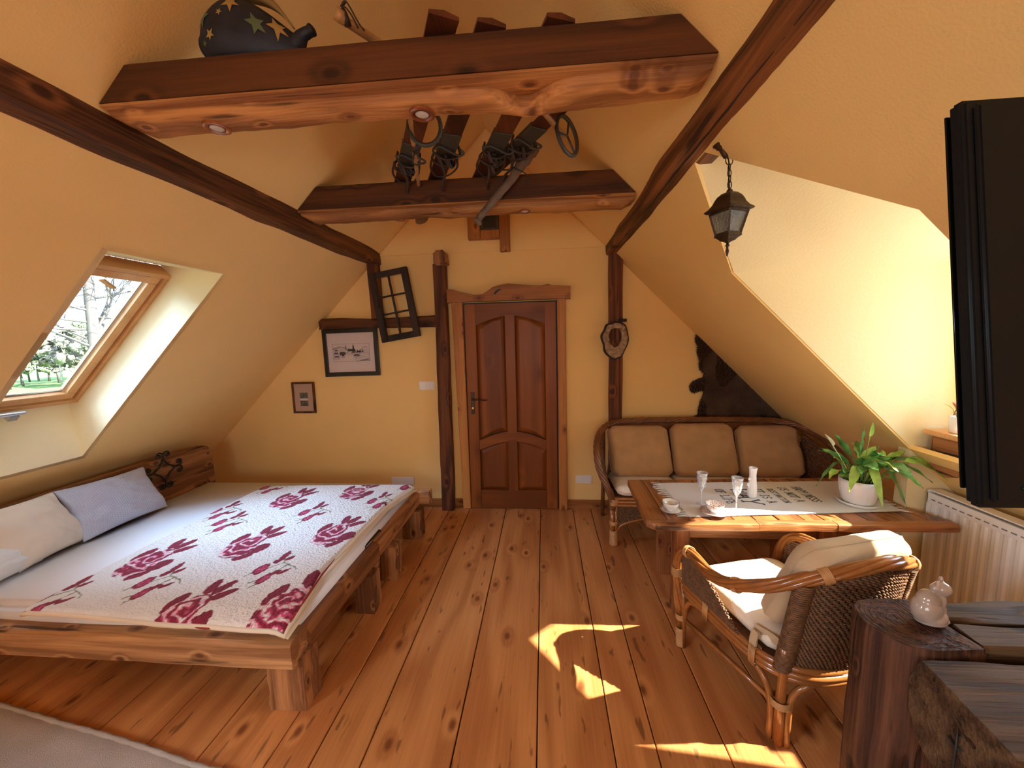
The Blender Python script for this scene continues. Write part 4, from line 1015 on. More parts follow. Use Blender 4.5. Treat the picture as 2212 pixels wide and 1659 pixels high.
# ---------------------------------------------------------------- rug at lower left
mb = MB(); NX, NY = 60, 30
rq = [Vector((-3.3, 1.530)), Vector((-1.20, 1.205)), Vector((-1.32, 0.10)), Vector((-3.4, 0.42))]
def rugp(u, v):
    p = (rq[0]*(1-u)+rq[1]*u)*(1-v) + (rq[3]*(1-u)+rq[2]*u)*v
    e = min(u, 1-u, v, 1-v)
    return (p.x, p.y + 0.012*nz3(u*5, v*2, 3), 0.011 + 0.004*nz3(u*9, v*9, 1)+ (0.010*math.exp(-((v-.03)/.02)**2)))
g1 = mb.grid(rugp, NX, NY)
g2 = mb.grid(lambda u, v: (rugp(u, v)[0], rugp(u, v)[1], 0.002), 1, 1)
rug = thing('rug', 'beige woven rug on the floor at the near side of the bed', 'rug', (-2.3, 0.8, 0))
build(mb, 'rug_pile', M['rug'], rug, smooth=2)
mb = MB(); mb.tube([Vector(rugp(i/60, 0))+Vector((0,0,0.002)) for i in range(61)], [0.010+0.002*math.sin(i*2.1) for i in range(61)], 8); build(mb, 'rug_edge', M['rug'], rug, smooth=2)

# ---------------------------------------------------------------- table
tab = thing('table', 'heavy rustic plank table in reddish wood with trimmed front edge', 'table', (1.3, 2.35, 0))
NL, NR = Vector((0.549, 2.018)), Vector((2.122, 2.052)); FL, FR = Vector((0.575, 2.665)), Vector((2.035, 2.735))
zt = 0.662
ncuts = [0.0, .072, .15, .222, .300, .372, .45, .535, .60, .665, .742, .81, .872, .935, 1.0]
for i in range(len(ncuts)-1):
    a, b = ncuts[i], ncuts[i+1]
    p0 = NL.lerp(NR, a); p1 = NL.lerp(NR, b); q0 = FL.lerp(FR, a); q1 = FL.lerp(FR, b)
    if i == len(ncuts)-2: q1 = Vector((2.045, 2.27)); 
    p0 = p0 + Vector((0, 0.052)); p1 = p1 + Vector((0, 0.052))
    mb = MB(); n = 16; rings = []
    lift = random.uniform(-.0012, .0012)
    for k in range(n+1):
        f = k/n
        l = p0.lerp(q0, f); r = p1.lerp(q1, f)
        if i == len(ncuts)-2: 
            r = p1.lerp(Vector((2.045, 2.275)), min(1, f*2.6)) if f*2.6 <= 1 else Vector((2.045, l.y))
        g_ = 0.0012
        w0 = 0.0015*nz3(l.x*20, l.y*9, 2)
        zz = zt + lift + 0.0015*nz3(l.x*8, l.y*5, 4)
        rings.append([(l.x+g_+w0, l.y, zt-.04), (r.x-g_+w0, r.y, zt-.04), (r.x-g_+w0, r.y, zz-.003), (r.x-g_-.003+w0, r.y, zz), ((l.x+r.x)/2, (l.y+r.y)/2, zz+.0012*nz3(i, f*8, 3)), (l.x+g_+.003+w0, l.y, zz), (l.x+g_+w0, l.y, zz-.003)])
    mb.loft(rings); build(mb, 'tabletop_plank', M['table_y'], tab, smooth=True)
ecuts = [0.0, 0.368, 0.621, 1.0]
for i in range(3):
    p0 = NL.lerp(NR, ecuts[i]); p1 = NL.lerp(NR, ecuts[i+1]); mb = MB(); n = 22; rings = []
    for k in range(n+1):
        f = k/n; p = p0.lerp(p1, f); g_ = 0.0018 if k == 0 else (-0.0018 if k == n else 0)
        ch = 0.045 if (i == 0 and k == 0) else (0.018 if (i == 0 and k == 1) else 0)
        jy = 0.004*nz3(p.x*9, 1, i) + (0.003 if i == 1 else 0); jz = 0.003*nz3(p.x*11, 4, i)
        rings.append([(p.x+g_, p.y+ch+jy, zt-.038+jz), (p.x+g_, p.y+.052, zt-.038), (p.x+g_, p.y+.052, zt), (p.x+g_, p.y+.012+ch*.9+jy, zt+.001), (p.x+g_, p.y+.003+ch+jy, zt-.004), (p.x+g_, p.y-.002+ch+jy*1.6, zt-.02+jz)])
    mb.loft(rings); build(mb, 'edge_trim', M['table_x'], tab, smooth=True)
for (x0_, x1_, y0_, y1_) in ((.757,.838,2.20,2.285),(.782,.872,2.60,2.68),(1.552,1.638,2.20,2.285),(1.56,1.64,2.60,2.68)):
    mb = MB(); mb.box(x0_, x1_, y0_, y1_, 0, zt-.042); mb.bevel(0.006, 2); build(mb, 'leg', M['table_z'], tab, smooth=True)
mb = MB(); mb.box(.84, 1.55, 2.225, 2.262, .475, .612); mb.bevel(0.004, 1); build(mb, 'apron', M['table_x'], tab)
mb = MB(); mb.box(.84, 1.55, 2.62, 2.655, .475, .612); mb.bevel(0.004, 1); build(mb, 'apron', M['table_x'], tab)
for x0_ in (.765, 1.56): mb = MB(); mb.box(x0_, x0_+.06, 2.287, 2.60, .49, .612); mb.bevel(0.004, 1); build(mb, 'apron', M['table_y'], tab)

# table runner with lettering
rn = thing('table_runner', 'white fringed table runner with printed motto on the rustic table', 'table runner', (1.38, 2.4, zt))
RQ = [Vector((0.792, 2.098)), Vector((1.960, 2.205)), Vector((1.985, 2.66)), Vector((0.782, 2.600))]
rz = zt + 0.0055
def rpos(u, v, h=0.0):
    p = (RQ[0]*(1-u)+RQ[1]*u)*(1-v) + (RQ[3]*(1-u)+RQ[2]*u)*v
    return Vector((p.x, p.y, rz + 0.0012*nz3(p.x*5, p.y*5, 2) + 0.0010*math.sin(p.x*22+1) + h))
mb = MB(); mb.grid(lambda u, v: rpos(u, v), 90, 36); mb.grid(lambda u, v: rpos(u, v, -0.0025), 6, 4)
build(mb, 'cloth', M['runner'], rn, smooth=2)
mb = MB()
random.seed(11)
for e in (0, 1):
    for k in range(34):
        v = (k+.5)/34; s_ = -1 if e == 0 else 1
        p = rpos(e, v); L_ = random.uniform(.050, .075)
        if e == 1: L_ *= 0.8
        d = Vector((s_, random.uniform(-.35, .35), 0)).normalized()
        q1 = p + d*L_*.5 + Vector((0, random.uniform(-.004, .004), 0)); q2 = p + d*L_ + Vector((0, random.uniform(-.01, .01), 0))
        zb = zt + .0035
        mb.tube([p, (q1.x, q1.y, zb+.001), (q2.x, q2.y, zb)], [.0022, .0028, .0022], 5)
build(mb, 'fringe', M['fringe'], rn, smooth=2, kind='stuff')
# letters as strokes on a unit box (x right, y up), with slab serifs
def arcp(cx_, cy_, rx, ry, a0_, a1_, n=12): return [(cx_+rx*math.cos(a0_+(a1_-a0_)*i/n), cy_+ry*math.sin(a0_+(a1_-a0_)*i/n)) for i in range(n+1)]
SER = 0.16
def sf(x, y, w_=SER): return [(x-w_, y), (x+w_, y)]
GL = {
 'H': [[(.18,0),(.18,1)],[(.72,0),(.72,1)],[(.18,.5),(.72,.5)],sf(.18,0),sf(.18,1),sf(.72,0),sf(.72,1)],
 'A': [[(.08,0),(.45,1)],[(.45,1),(.82,0)],[(.2,.33),(.7,.33)],sf(.08,0,.12),sf(.82,0,.12)],
 'P': [[(.2,0),(.2,1)],[(.2,1)]+arcp(.48,.75,.27,.25,PI/2,-PI/2)+[(.2,.5)],sf(.2,0)],
 'I': [[(.45,0),(.45,1)],sf(.45,0,.25),sf(.45,1,.25)],
 'N': [[(.15,0),(.15,1)],[(.15,1),(.75,0)],[(.75,0),(.75,1)],sf(.15,0,.12),sf(.75,1,.12),sf(.12,1,.08)],
 'E': [[(.2,0),(.2,1)],[(.1,1),(.75,1)],[(.75,1),(.75,.8)],[(.2,.5),(.6,.5)],[(.6,.6),(.6,.4)],[(.1,0),(.78,0)],[(.78,0),(.78,.22)]],
 'S': [arcp(.45,.74,.28,.25,PI*.1,PI*1.5)+arcp(.45,.26,.3,.25,PI*.5,-PI*.9),[(.74,.95),(.74,.75)],[(.15,.05),(.15,.25)]],
 'O': [arcp(.45,.5,.36,.5,0,2*PI,20)], 'T': [[(.45,0),(.45,1)],[(.08,1),(.82,1)],[(.08,1),(.08,.8)],[(.82,1),(.82,.8)],sf(.45,0)],
 'D': [[(.2,0),(.2,1)],[(.08,1),(.4,1)]+arcp(.4,.5,.38,.5,PI/2,-PI/2,14)+[(.08,0)]],
 'W': [[(.05,1),(.25,0)],[(.25,0),(.45,.7)],[(.45,.7),(.65,0)],[(.65,0),(.85,1)],sf(.06,1,.1),sf(.84,1,.1)],
 'Y': [[(.1,1),(.45,.45)],[(.8,1),(.45,.45)],[(.45,.45),(.45,0)],sf(.1,1,.12),sf(.8,1,.12),sf(.45,0)],
 'F': [[(.2,0),(.2,1)],[(.1,1),(.75,1)],[(.75,1),(.75,.8)],[(.2,.5),(.6,.5)],sf(.2,0)],
 'L': [[(.2,0),(.2,1)],sf(.2,1),[(.08,0),(.75,0)],[(.75,0),(.75,.25)]], ' ': [] }
def letters(txt, xc, yc, hgt, wid, wt):
    # text reads towards -y, its up direction is +x
    n = len(txt); adv = wid/n; mb = MB()
    ax = Vector((-0.045, -1.0)).normalized(); au = Vector((1.0, -0.045)).normalized()
    org = Vector((xc, yc)) - ax*wid/2 - au*hgt/2
    for i, ch in enumerate(txt):
        for st_ in GL[ch]:
            P_ = []
            for (a, b) in st_:
                p = org + ax*(i*adv + a*adv/0.92) + au*(b*hgt)
                P_.append((p.x, p.y, rz + 0.0012*nz3(p.x*5, p.y*5, 2) + 0.0010*math.sin(p.x*22+1) + 0.0012))
            for j in range(len(P_)-1):
                if (Vector(P_[j+1])-Vector(P_[j])).length > 1e-5: mb.bar(P_[j], P_[j+1], wt, 0.0006)
    build(mb, 'lettering', M['print'], rn, kind='stuff')
letters('HAPPINESS', 1.612, 2.430, 0.052, 0.235, 0.0045)
letters('IS NOT A', 1.520, 2.425, 0.050, 0.225, 0.0050)
letters('DESTINATION', 1.432, 2.400, 0.036, 0.215, 0.0032)
letters('IT IS A', 1.352, 2.400, 0.050, 0.215, 0.0050)
letters('WAY', 1.232, 2.385, 0.105, 0.235, 0.0110)
letters('OF LIFE', 1.110, 2.385, 0.052, 0.215, 0.0055)

# ---------------------------------------------------------------- things on the table
ZT = rz + 0.003
def goblet(x, y, z, label):
    t = thing('champagne_glass', label, 'glass', (x, y, z), 'cut crystal glasses on the runner')
    mb = MB()
    out = [(0.0005,.0),(.028,.0),(.029,.0015),(.012,.005),(.0042,.012),(.0036,.03),(.0034,.07),(.0045,.082),(.010,.090),(.016,.105),(.022,.13),(.027,.165),(.0305,.192)]
    inn_ = [(.0290,.192),(.0255,.165),(.0205,.13),(.0145,.107),(.008,.094),(.0005,.091)]
    mb.lathe(out+inn_, (x, y, z), 28, mod=lambda k, h: 1+(0.03*math.cos(k*PI+h*240) if .09 < h < .17 else 0))
    build(mb, 'glass_body', M['crystal'], t, smooth=2)
    mb = MB()
    for j in range(3): 
        h = .115+.022*j; r_ = .0185+.0035*j
        mb.tube([(x+(r_+.0012)*math.cos(a*PI/10), y+(r_+.0012)*math.sin(a*PI/10), z+h+.007*(1 if a % 2 else -1)) for a in range(20)], .0008, 5, loop=True)
    mb.tube([(x+.0300*math.cos(a*PI/14), y+.0300*math.sin(a*PI/14), z+.192) for a in range(28)], .0009, 6, loop=True)
    build(mb, 'cut_decoration', M['ceramic'], t, smooth=2)
goblet(0.918, 2.262, ZT, 'tall engraved champagne glass further left, behind the patterned cup')
goblet(1.078, 2.182, ZT, 'tall engraved champagne glass nearer the vase, right of the other')
def teacup(x, y, z, sr, cr, ch, label, matc, band, group='teacups with saucers'):
    t = thing('saucer', label.replace('CUP', 'saucer under the'), 'saucer', (x, y, z), 'saucers under the teacups')
    mb = MB(); mb.lathe([(0.0005,.002),(sr*.45,.002),(sr*.5,.004),(sr,.014),(sr*.995,.017),(sr*.55,.008),(sr*.4,.0065),(0.0005,.0065)], (x,y,z), 36, mod=(lambda k, h: 1+0.018*math.cos(k*PI/3)) if band == 'r' else None)
    build(mb, 'saucer_dish', matc, t, smooth=2)
    mb = MB(); mb.tube([(x+sr*.97*math.cos(a*PI/20), y+sr*.97*math.sin(a*PI/20), z+.0155) for a in range(40)], .0022, 6, loop=True); build(mb, 'rim_band', M['band_'+band], t, smooth=2)
    c = thing('teacup', label.replace('CUP ', ''), 'cup', (x, y, z+.007), group)
    z += .0078
    mb = MB(); mb.lathe([(0.0005,.0),(cr*.45,.0),(cr*.46,.005),(cr*.60,.012),(cr*.85,ch*.5),(cr,ch),(cr*.97,ch),(cr*.81,ch*.52),(cr*.5,.014),(0.0005,.010)], (x,y,z), 36)
    build(mb, 'bowl', matc, c, smooth=2)
    hx_, hy = (0.55, -0.83) if band == 'r' else (0.9, 0.4)
    mb = MB(); mb.tube([(x+hx_*(cr*.86+.0+a[0]), y+hy*(cr*.86+a[0]), z+a[1]) for a in ((0,ch*.78),(.012,ch*.86),(.022,ch*.7),(.018,ch*.45),(.0,ch*.35))], .0026, 6); build(mb, 'cup_handle', matc, c, smooth=2)
    mb = MB(); mb.tube([(x+cr*.99*math.cos(a*PI/20), y+cr*.99*math.sin(a*PI/20), z+ch) for a in range(40)], .0011, 6, loop=True); build(mb, 'rim_band', M['band_'+band], c, smooth=2)
M['band_g'] = plain('gilt_band', (0.30, 0.22, 0.12), 0.3); M['band_r'] = plain('rust_band', (0.48, 0.20, 0.15), 0.4)
m_, tt, bb = base_mat('patterned_china'); vo_ = tt.nodes.new('ShaderNodeTexVoronoi'); vo_.inputs['Scale'].default_value = 95; rr_ = tt.nodes.new('ShaderNodeValToRGB')
rr_.color_ramp.elements[0].position = .30; rr_.color_ramp.elements[0].color = (.48,.20,.16,1); rr_.color_ramp.elements[1].position = .36; rr_.color_ramp.elements[1].color = (.82,.80,.76,1)
tcx = tt.nodes.new('ShaderNodeTexCoord'); link(tt, tcx.outputs['Object'], vo_.inputs['Vector']); link(tt, vo_.outputs['Distance'], rr_.inputs['Fac']); link(tt, rr_.outputs['Color'], bb.inputs['Base Color']); bb.inputs['Roughness'].default_value = .15; M['china_red'] = m_
teacup(0.713, 2.170, zt+.0015, .060, .046, .052, 'white gilt-banded CUP teacup at the left end of the table', M['china'], 'g')
teacup(0.942, 2.140, ZT-.001, .074, .049, .050, 'red patterned CUP teacup in front of the champagne glasses', M['china_red'], 'r')
# spiral vase
vs_ = thing('bud_vase', 'slim white spiral-fluted ceramic vase with small flowers on the runner', 'vase', (1.262, 2.375, ZT))
mb = MB(); prof = [(.021,.0),(.024,.006),(.0255,.03),(.024,.07),(.0195,.11),(.0175,.14),(.0195,.165),(.0225,.185),(.0195,.186),(.0155,.16),(.0145,.13),(.016,.10),(0.0005,.095)]
n = 48; rings = []
prf = [prof[0]]
for i in range(len(prof)-1):
    for k in range(1, 4): f_ = k/3; prf.append((prof[i][0]+(prof[i+1][0]-prof[i][0])*f_, prof[i][1]+(prof[i+1][1]-prof[i][1])*f_))
for (r_, h) in prf: rings.append([(1.262+r_*(1+.07*math.cos(12*(2*PI*k/n)+h*42))*math.cos(2*PI*k/n), 2.375+r_*(1+.07*math.cos(12*(2*PI*k/n)+h*42))*math.sin(2*PI*k/n), ZT+h) for k in range(n)])
mb.loft(rings); build(mb, 'vase_body', M['ceramic'], vs_, smooth=2)
mb = MB()
for (dx, dz_, r_) in ((-.026,.120,.009), (-.033,.085,.011), (-.022,.10,.007), (-.028,.068,.007)):
    for k in range(5):
        a = k*2*PI/5; c_ = Vector((1.262+dx+r_*.6*math.cos(a), 2.358, ZT+dz_+r_*.6*math.sin(a)))
        ret = bmesh.ops.create_icosphere(mb.bm, subdivisions=1, radius=r_*.55, matrix=Matrix.Translation(c_))
build(mb, 'applied_flower', M['ceramic'], vs_, smooth=2)

# ---------------------------------------------------------------- potted peace lily
px, py = 1.812, 2.30
sc_ = thing('plant_saucer', 'white round saucer under the potted lily on the runner', 'saucer', (px, py, ZT))
mb = MB(); mb.lathe([(0.0005,.0),(.088,.0),(.103,.018),(.100,.020),(.086,.006),(0.0005,.006)], (px,py,ZT), 48); build(mb, 'saucer_dish', M['ceramic'], sc_, smooth=2)
pl_ = thing('potted_peace_lily', 'leafy green peace lily in a ribbed white pot on the table', 'potted plant', (px, py, ZT+.007))
zp = ZT + .0075
mb = MB(); mb.lathe([(.066,.0),(.076,.012),(.090,.07),(.095,.115),(.094,.140),(.090,.140),(.088,.11),(0.0005,.105)], (px,py,zp), 144, mod=lambda k, h: 1+(.006*math.cos(k*1.7+math.sin(k*.9)*2)+.004*nz3(k*.35, h*25, 2) if .01 < h < .135 else 0)); build(mb, 'pot', M['ceramic'], pl_, smooth=2)
mb = MB(); mb.lathe([(0.0005,.118),(.05,.120),(.089,.112)], (px,py,zp), 24); build(mb, 'soil', M['soil'], pl_, smooth=2)
def leafmesh(mb, base, tip, sag, width, up=0.35, twist=0.0, n=12, pet=0.42, fold=0.25, wave=0.0):
    base = Vector(base); tip = Vector(tip); d = tip-base; L_ = d.length
    pts = [base + d*f_ + Vector((0, 0, up*L_*math.sin(PI*min(1, f_**0.85)) - sag*L_*f_*f_*0)) for f_ in [i/24 for i in range(25)]]
    kp = int(24*pet)
    mb.tube(pts[:kp+2], [.0028-.001*i/(kp+1) for i in range(kp+2)], 5)
    rows = []
    m_n = 24-kp
    for i in range(kp, 25):
        f_ = (i-kp)/m_n
        t_ = (pts[min(24, i+1)]-pts[max(0, i-1)]).normalized()
        s_ = t_.cross(Vector((0, 0, 1)))
        if s_.length < .1: s_ = Vector((1, 0, 0))
        s_.normalize(); s_ = Matrix.Rotation(twist, 3, t_) @ s_; nn_ = s_.cross(t_).normalized()
        w_ = width*(math.sin(PI*min(1, f_**0.72*0.98+.02)))**0.9 + .0004
        wv = wave*math.sin(f_*17)
        rows.append([pts[i]-s_*w_+nn_*(w_*fold+wv), pts[i]-s_*w_*.5+nn_*w_*fold*.35, pts[i], pts[i]+s_*w_*.5+nn_*w_*fold*.35, pts[i]+s_*w_+nn_*(w_*fold-wv)])
    for i in range(len(rows)-1):
        for j in range(4):
            a, b, c_, d_ = rows[i][j], rows[i][j+1], rows[i+1][j+1], rows[i+1][j]
            mb.face([a, b, c_, d_])
random.seed(21)
bz_ = zp + .118
def one_leaf(nm, mat, *a, **k):
    mb = MB(); leafmesh(mb, *a, **k); bmesh.ops.remove_doubles(mb.bm, verts=mb.bm.verts, dist=1e-5); build(mb, nm, mat, pl_, smooth=2)
tips = [((1.563,2.28,.775),.50,.030),((1.590,2.22,.845),.30,.034),((1.612,2.33,.99),.12,.032),((1.70,2.36,1.07),.05,.030),((1.785,2.34,1.02),.05,.036),
        ((1.83,2.32,1.13),.02,.022),((1.87,2.26,1.02),.10,.036),((1.92,2.34,1.00),.12,.034),((2.02,2.26,.955),.22,.034),((2.10,2.25,.93),.25,.036),((2.20,2.22,.84),.40,.034),
        ((2.09,2.18,.84),.35,.028),((1.965,2.17,.70),.75,.036),((1.80,2.12,.72),.70,.026),((1.70,2.15,.90),.30,.036),((1.76,2.12,.93),.35,.038),((1.85,2.10,.92),.40,.038),((1.93,2.12,.90),.38,.036),
        ((2.00,2.38,.92),.25,.034),((1.66,2.42,.95),.20,.032),((1.74,2.46,.98),.15,.030),((1.90,2.46,1.0),.15,.030),((1.64,2.14,.80),.45,.030),((1.97,2.10,.84),.40,.030),((1.82,2.18,1.0),.12,.034),((1.78,2.20,.98),.16,.032),((1.89,2.20,.97),.2,.032),((1.72,2.22,.96),.2,.030),((2.06,2.32,.98),.16,.026),((1.68,2.24,.87),.4,.026)]
for q_ in range(16):
    a = random.uniform(0, 2*PI); r_ = random.uniform(.08, .20)
    tips.append(((px+r_*1.1*math.cos(a), min(2.42, py-.02+r_*.8*math.sin(a)), .86+random.uniform(-.03, .13)), random.uniform(.15, .45), random.uniform(.022, .032)))
for i, (tp_, upv, wd_) in enumerate(tips):
    a = random.uniform(0, 2*PI); b0 = (px+.045*math.cos(a)+(tp_[0]-px)*.12, py+.03*math.sin(a), bz_)
    one_leaf('leaf', M['leaf_light'] if i % 3 == 1 else M['leaf'], b0, tp_, 0, wd_*.78, up=upv, twist=random.uniform(-.7, .7), pet=.40 if upv > .1 else .50, fold=random.uniform(.1,.35), wave=.003)
one_leaf('spathe', M['spathe'], (px-.03, py, bz_), (1.603, 2.30, 1.085), 0, .020, up=.04, pet=.72, fold=.5)
one_leaf('spathe', M['leaf_light'], (px+.01, py, bz_), (1.850, 2.29, 1.155), 0, .012, up=.06, pet=.74, fold=.6)
mb = MB()
for i in range(26):
    a = random.uniform(0, 2*PI); r_ = random.uniform(.01, .06); e = Vector((px+r_*1.8*math.cos(a), py+r_*1.6*math.sin(a), bz_+random.uniform(.05, .12)))
    mb.tube([(px+r_*.6*math.cos(a), py+r_*.6*math.sin(a), bz_-.012), (px+r_*math.cos(a), py+r_*math.sin(a), bz_+.03), e], [.0024, .002, .0014], 5)
build(mb, 'stems', M['leaf_light'], pl_, smooth=2, kind='stuff')

# ---------------------------------------------------------------- rattan helpers
def catmull(pts, n=8, loop=False):
    P_ = [Vector(p) for p in pts]; out = []
    N_ = len(P_); rng = range(N_ if loop else N_-1)
    for i in rng:
        p0 = P_[(i-1) % N_] if (loop or i > 0) else P_[0]*2-P_[1]
        p1 = P_[i]; p2 = P_[(i+1) % N_]
        p3 = P_[(i+2) % N_] if (loop or i+2 < N_) else P_[-1]*2-P_[-2]
        for k in range(n):
            t = k/n
            out.append(0.5*((2*p1)+(p2-p0)*t+(2*p0-5*p1+4*p2-p3)*t*t+(3*p1-p0-3*p2+p3)*t*t*t))
    if not loop: out.append(P_[-1])
    return out
def frames(pts):
    n = len(pts); u = None; res = []
    for i, p in enumerate(pts):
        t = (pts[min(i+1, n-1)]-pts[max(i-1, 0)]).normalized()
        if u is None: u = t.orthogonal().normalized()
        s_ = t.cross(u).normalized(); u = s_.cross(t).normalized(); res.append((p, s_, u))
    return res
def twisted(mb, pts, R, r, n, pitch, seg=7):
    P_ = catmull(pts, 10); fr = frames(P_)
    L_ = [0]
    for i in range(1, len(P_)): L_.append(L_[-1]+(P_[i]-P_[i-1]).length)
    for k in range(n):
        q_ = []
        for i, (p, s_, u) in enumerate(fr):
            a = 2*PI*k/n + 2*PI*L_[i]/pitch
            q_.append(p + (s_*math.cos(a)+u*math.sin(a))*R)
        mb.tube(q_, r, seg)
    return mb
def wrap(mb, a, b, R, turns, r=0.0022, flatx=1.0):
    a = Vector(a); b = Vector(b); t = (b-a).normalized(); s_ = t.orthogonal().normalized(); u = t.cross(s_)
    n = int(turns*12); pts = []
    for i in range(n+1):
        an = 2*PI*i/12; pts.append(a+(b-a)*(i/n) + (s_*math.cos(an)+u*math.sin(an))*R)
    mb.tube(pts, r, 5)
def weave(mb, fn, rows, cols, r=0.0042, amp=0.005, seg=5, samp=3, sx=1.0):
    """plaited cords following the surface fn(u,v) -> point; u along the cord"""
    def nrm(u, v):
        e = 0.01; a = fn(min(1, u+e), v)-fn(max(0, u-e), v); b = fn(u, min(1, v+e))-fn(u, max(0, v-e))
        return a.cross(b).normalized()
    N_ = cols*samp
    for j in range(rows):
        v = (j+.5)/rows
        base_ = [(fn(i/N_, v), nrm(i/N_, v)) for i in range(N_+1)]
        up_ = [(fn(i/N_, min(1, v+.35/rows))-fn(i/N_, max(0, v-.35/rows))) for i in range(N_+1)]
        for ph in (0, PI):
            q_ = []
            for i in range(N_+1):
                a = PI*i/samp + ph + (PI/2 if j % 2 else 0)
                q_.append(base_[i][0] + base_[i][1]*amp*math.sin(a) + up_[i]*0.45*math.cos(a) + Vector((nz3(i*.9, j*1.3, 1), nz3(i*.9, j*1.3, 5), nz3(i*.9, j*1.3, 9)))*.0018)
            mb.tube(q_, r, seg)
    return mb

# ---------------------------------------------------------------- armchair
CC = (1.0725, 1.788); FW = (-0.26, 0.966); RT = (0.966, 0.26)
def C3(a, b, z): return Vector((CC[0]+a*RT[0]+b*FW[0], CC[1]+a*RT[1]+b*FW[1], z))
ch = thing('rattan_armchair', 'glossy brown rattan armchair with woven back at the near side of the table', 'armchair', (CC[0], CC[1], 0))
half = [(-.298,.280,.20), (-.310,.290,.38), (-.318,.270,.50), (-.322,.215,.572), (-.328,.14,.592), (-.345,.0,.588), (-.345,-.13,.625), (-.305,-.27,.705), (-.215,-.365,.785), (-.10,-.42,.838), (0,-.438,.858)]
rail = half + [(-a, b, z) for a, b, z in reversed(half[:-1])]
mb = MB(); twisted(mb, [C3(*p) for p in rail], .0155, .0108, 6, .95, seg=8); build(mb, 'arm_rail', M['rattan'], ch, smooth=2)
for s_ in (-1, 1):
    mb = MB(); mb.tube([C3(s_*.298,.279,0), C3(s_*.300,.281,.25), C3(s_*.305,.285,.40)], .0155, 10); mb.tube([C3(s_*.290,.252,0), C3(s_*.292,.255,.24), C3(s_*.296,.262,.36)], .013, 10)
    o_ = build(mb, 'leg', M['rattan'], ch, smooth=2)
    mb = MB(); wrap(mb, C3(s_*.295,.268,.002), C3(s_*.296,.270,.105), .0235, 22, .0028); wrap(mb, C3(s_*.297,.27,.155), C3(s_*.298,.27,.185), .025, 7, .0025); build(mb, 'cane_wrap', M['rattan_pale'], o_, smooth=2, kind='stuff')
    mb = MB()
    mb.tube([C3(s_*.220,-.270,0), C3(s_*.222,-.272,.20), C3(s_*.226,-.285,.36), C3(s_*.25,-.30,.46)], [.0185,.0185,.018,.016], 10)
    mb.tube(catmull([C3(s_*.232,-.240,0), C3(s_*.234,-.240,.16), C3(s_*.245,-.215,.25), C3(s_*.262,-.13,.305), C3(s_*.275,.0,.318)], 6), .0135, 8)
    mb.tube(catmull([C3(s_*.195,-.285,0), C3(s_*.195,-.287,.16), C3(s_*.182,-.295,.24), C3(s_*.130,-.315,.292), C3(0,-.325,.305)], 6), .0135, 8)
    o_ = build(mb, 'leg', M['rattan'], ch, smooth=2)
    mb = MB(); wrap(mb, C3(s_*.216,-.267,.175), C3(s_*.216,-.267,.205), .036, 7, .0025); build(mb, 'cane_wrap', M['rattan_pale'], o_, smooth=2, kind='stuff')
    # front arch brace along the side
    mb = MB(); mb.tube(catmull([C3(s_*.292,.245,.17), C3(s_*.292,.235,.24), C3(s_*.290,.20,.292), C3(s_*.286,.13,.31), C3(s_*.282,.05,.312)], 6), .0125, 8); build(mb, 'brace', M['rattan'], ch, smooth=2)
    mb = MB(); mb.tube([C3(s_*.295,.262,.165), C3(s_*.25,-.0,.16), C3(s_*.22,-.262,.165)], .011, 8); build(mb, 'stretcher', M['rattan'], ch, smooth=2)
ringp = [(-.285,.265),(-.29,.10),(-.285,-.08),(-.262,-.22),(-.19,-.31),(-.08,-.345),(.08,-.345),(.19,-.31),(.262,-.22),(.285,-.08),(.29,.10),(.285,.265),(.15,.285),(0,.29),(-.15,.285)]
for k, (z, sc2) in enumerate(((.318, 1.0), (.341, 1.012), (.364, 1.0))):
    mb = MB(); mb.tube(catmull([C3(a*sc2, b*sc2, z) for a, b in ringp], 6, loop=True), .0125, 9, loop=True); build(mb, 'seat_rail', M['rattan'], ch, smooth=2)
mb = MB(); mb.prism([(C3(a*.95, b*.95, 0).x, C3(a*.95, b*.95, 0).y) for a, b in ringp], 2, .350, .362); build(mb, 'seat_base', M['weave'], ch)
mb = MB()
for s_ in (-1, 1):
    for (b0, b1) in ((.06,.09), (-.205,-.178)):
        aa = s_*(.288 if b0 > 0 else .272)
        for i in range(5): 
            b = b0+(b1-b0)*i/4; mb.tube([C3(aa*1.0+s_*.017,b,.302), C3(aa+s_*.019,b,.34), C3(aa+s_*.017,b,.38), C3(aa-s_*.014,b,.382), C3(aa-s_*.016,b,.34), C3(aa-s_*.014,b,.302)], .003, 5, loop=True)
build(mb, 'binding', M['rattan_pale'], ch, smooth=2, kind='stuff')
mb = MB()
for (p, q_) in (((-.335,-.13,.622),(-.332,-.155,.632)), ((-.20,-.378,.795),(-.172,-.390,.808)), ((.335,-.13,.622),(.332,-.155,.632)), ((.20,-.378,.795),(.172,-.390,.808)), ((-.325,.19,.585),(-.327,.165,.592)), ((-.313,.288,.40),(-.316,.282,.45))):
    wrap(mb, C3(*p), C3(*q_), .0285, 8, .0026)
build(mb, 'binding', M['rattan_pale'], ch, smooth=2, kind='stuff')
bh = [(-.232,-.350,.768),(-.200,-.375,.792),(-.10,-.42,.838),(0,-.438,.858)]
railc = catmull([C3(*p) for p in bh] + [C3(-a, b, z) for a, b, z in reversed(bh[:-1])], 8)
def backsurf(u, v):
    i = u*(len(railc)-1); k = min(len(railc)-2, int(i)); top = railc[k].lerp(railc[k+1], i-k) - Vector((0, 0, .012))
    a = -0.225+0.45*u; bot = C3(a, -.275-.065*math.sin(PI*u), .345)
    p = bot.lerp(top, v); 
    return p + Vector((-FW[0], -FW[1], 0))*.020*math.sin(PI*v)*math.sin(PI*u)
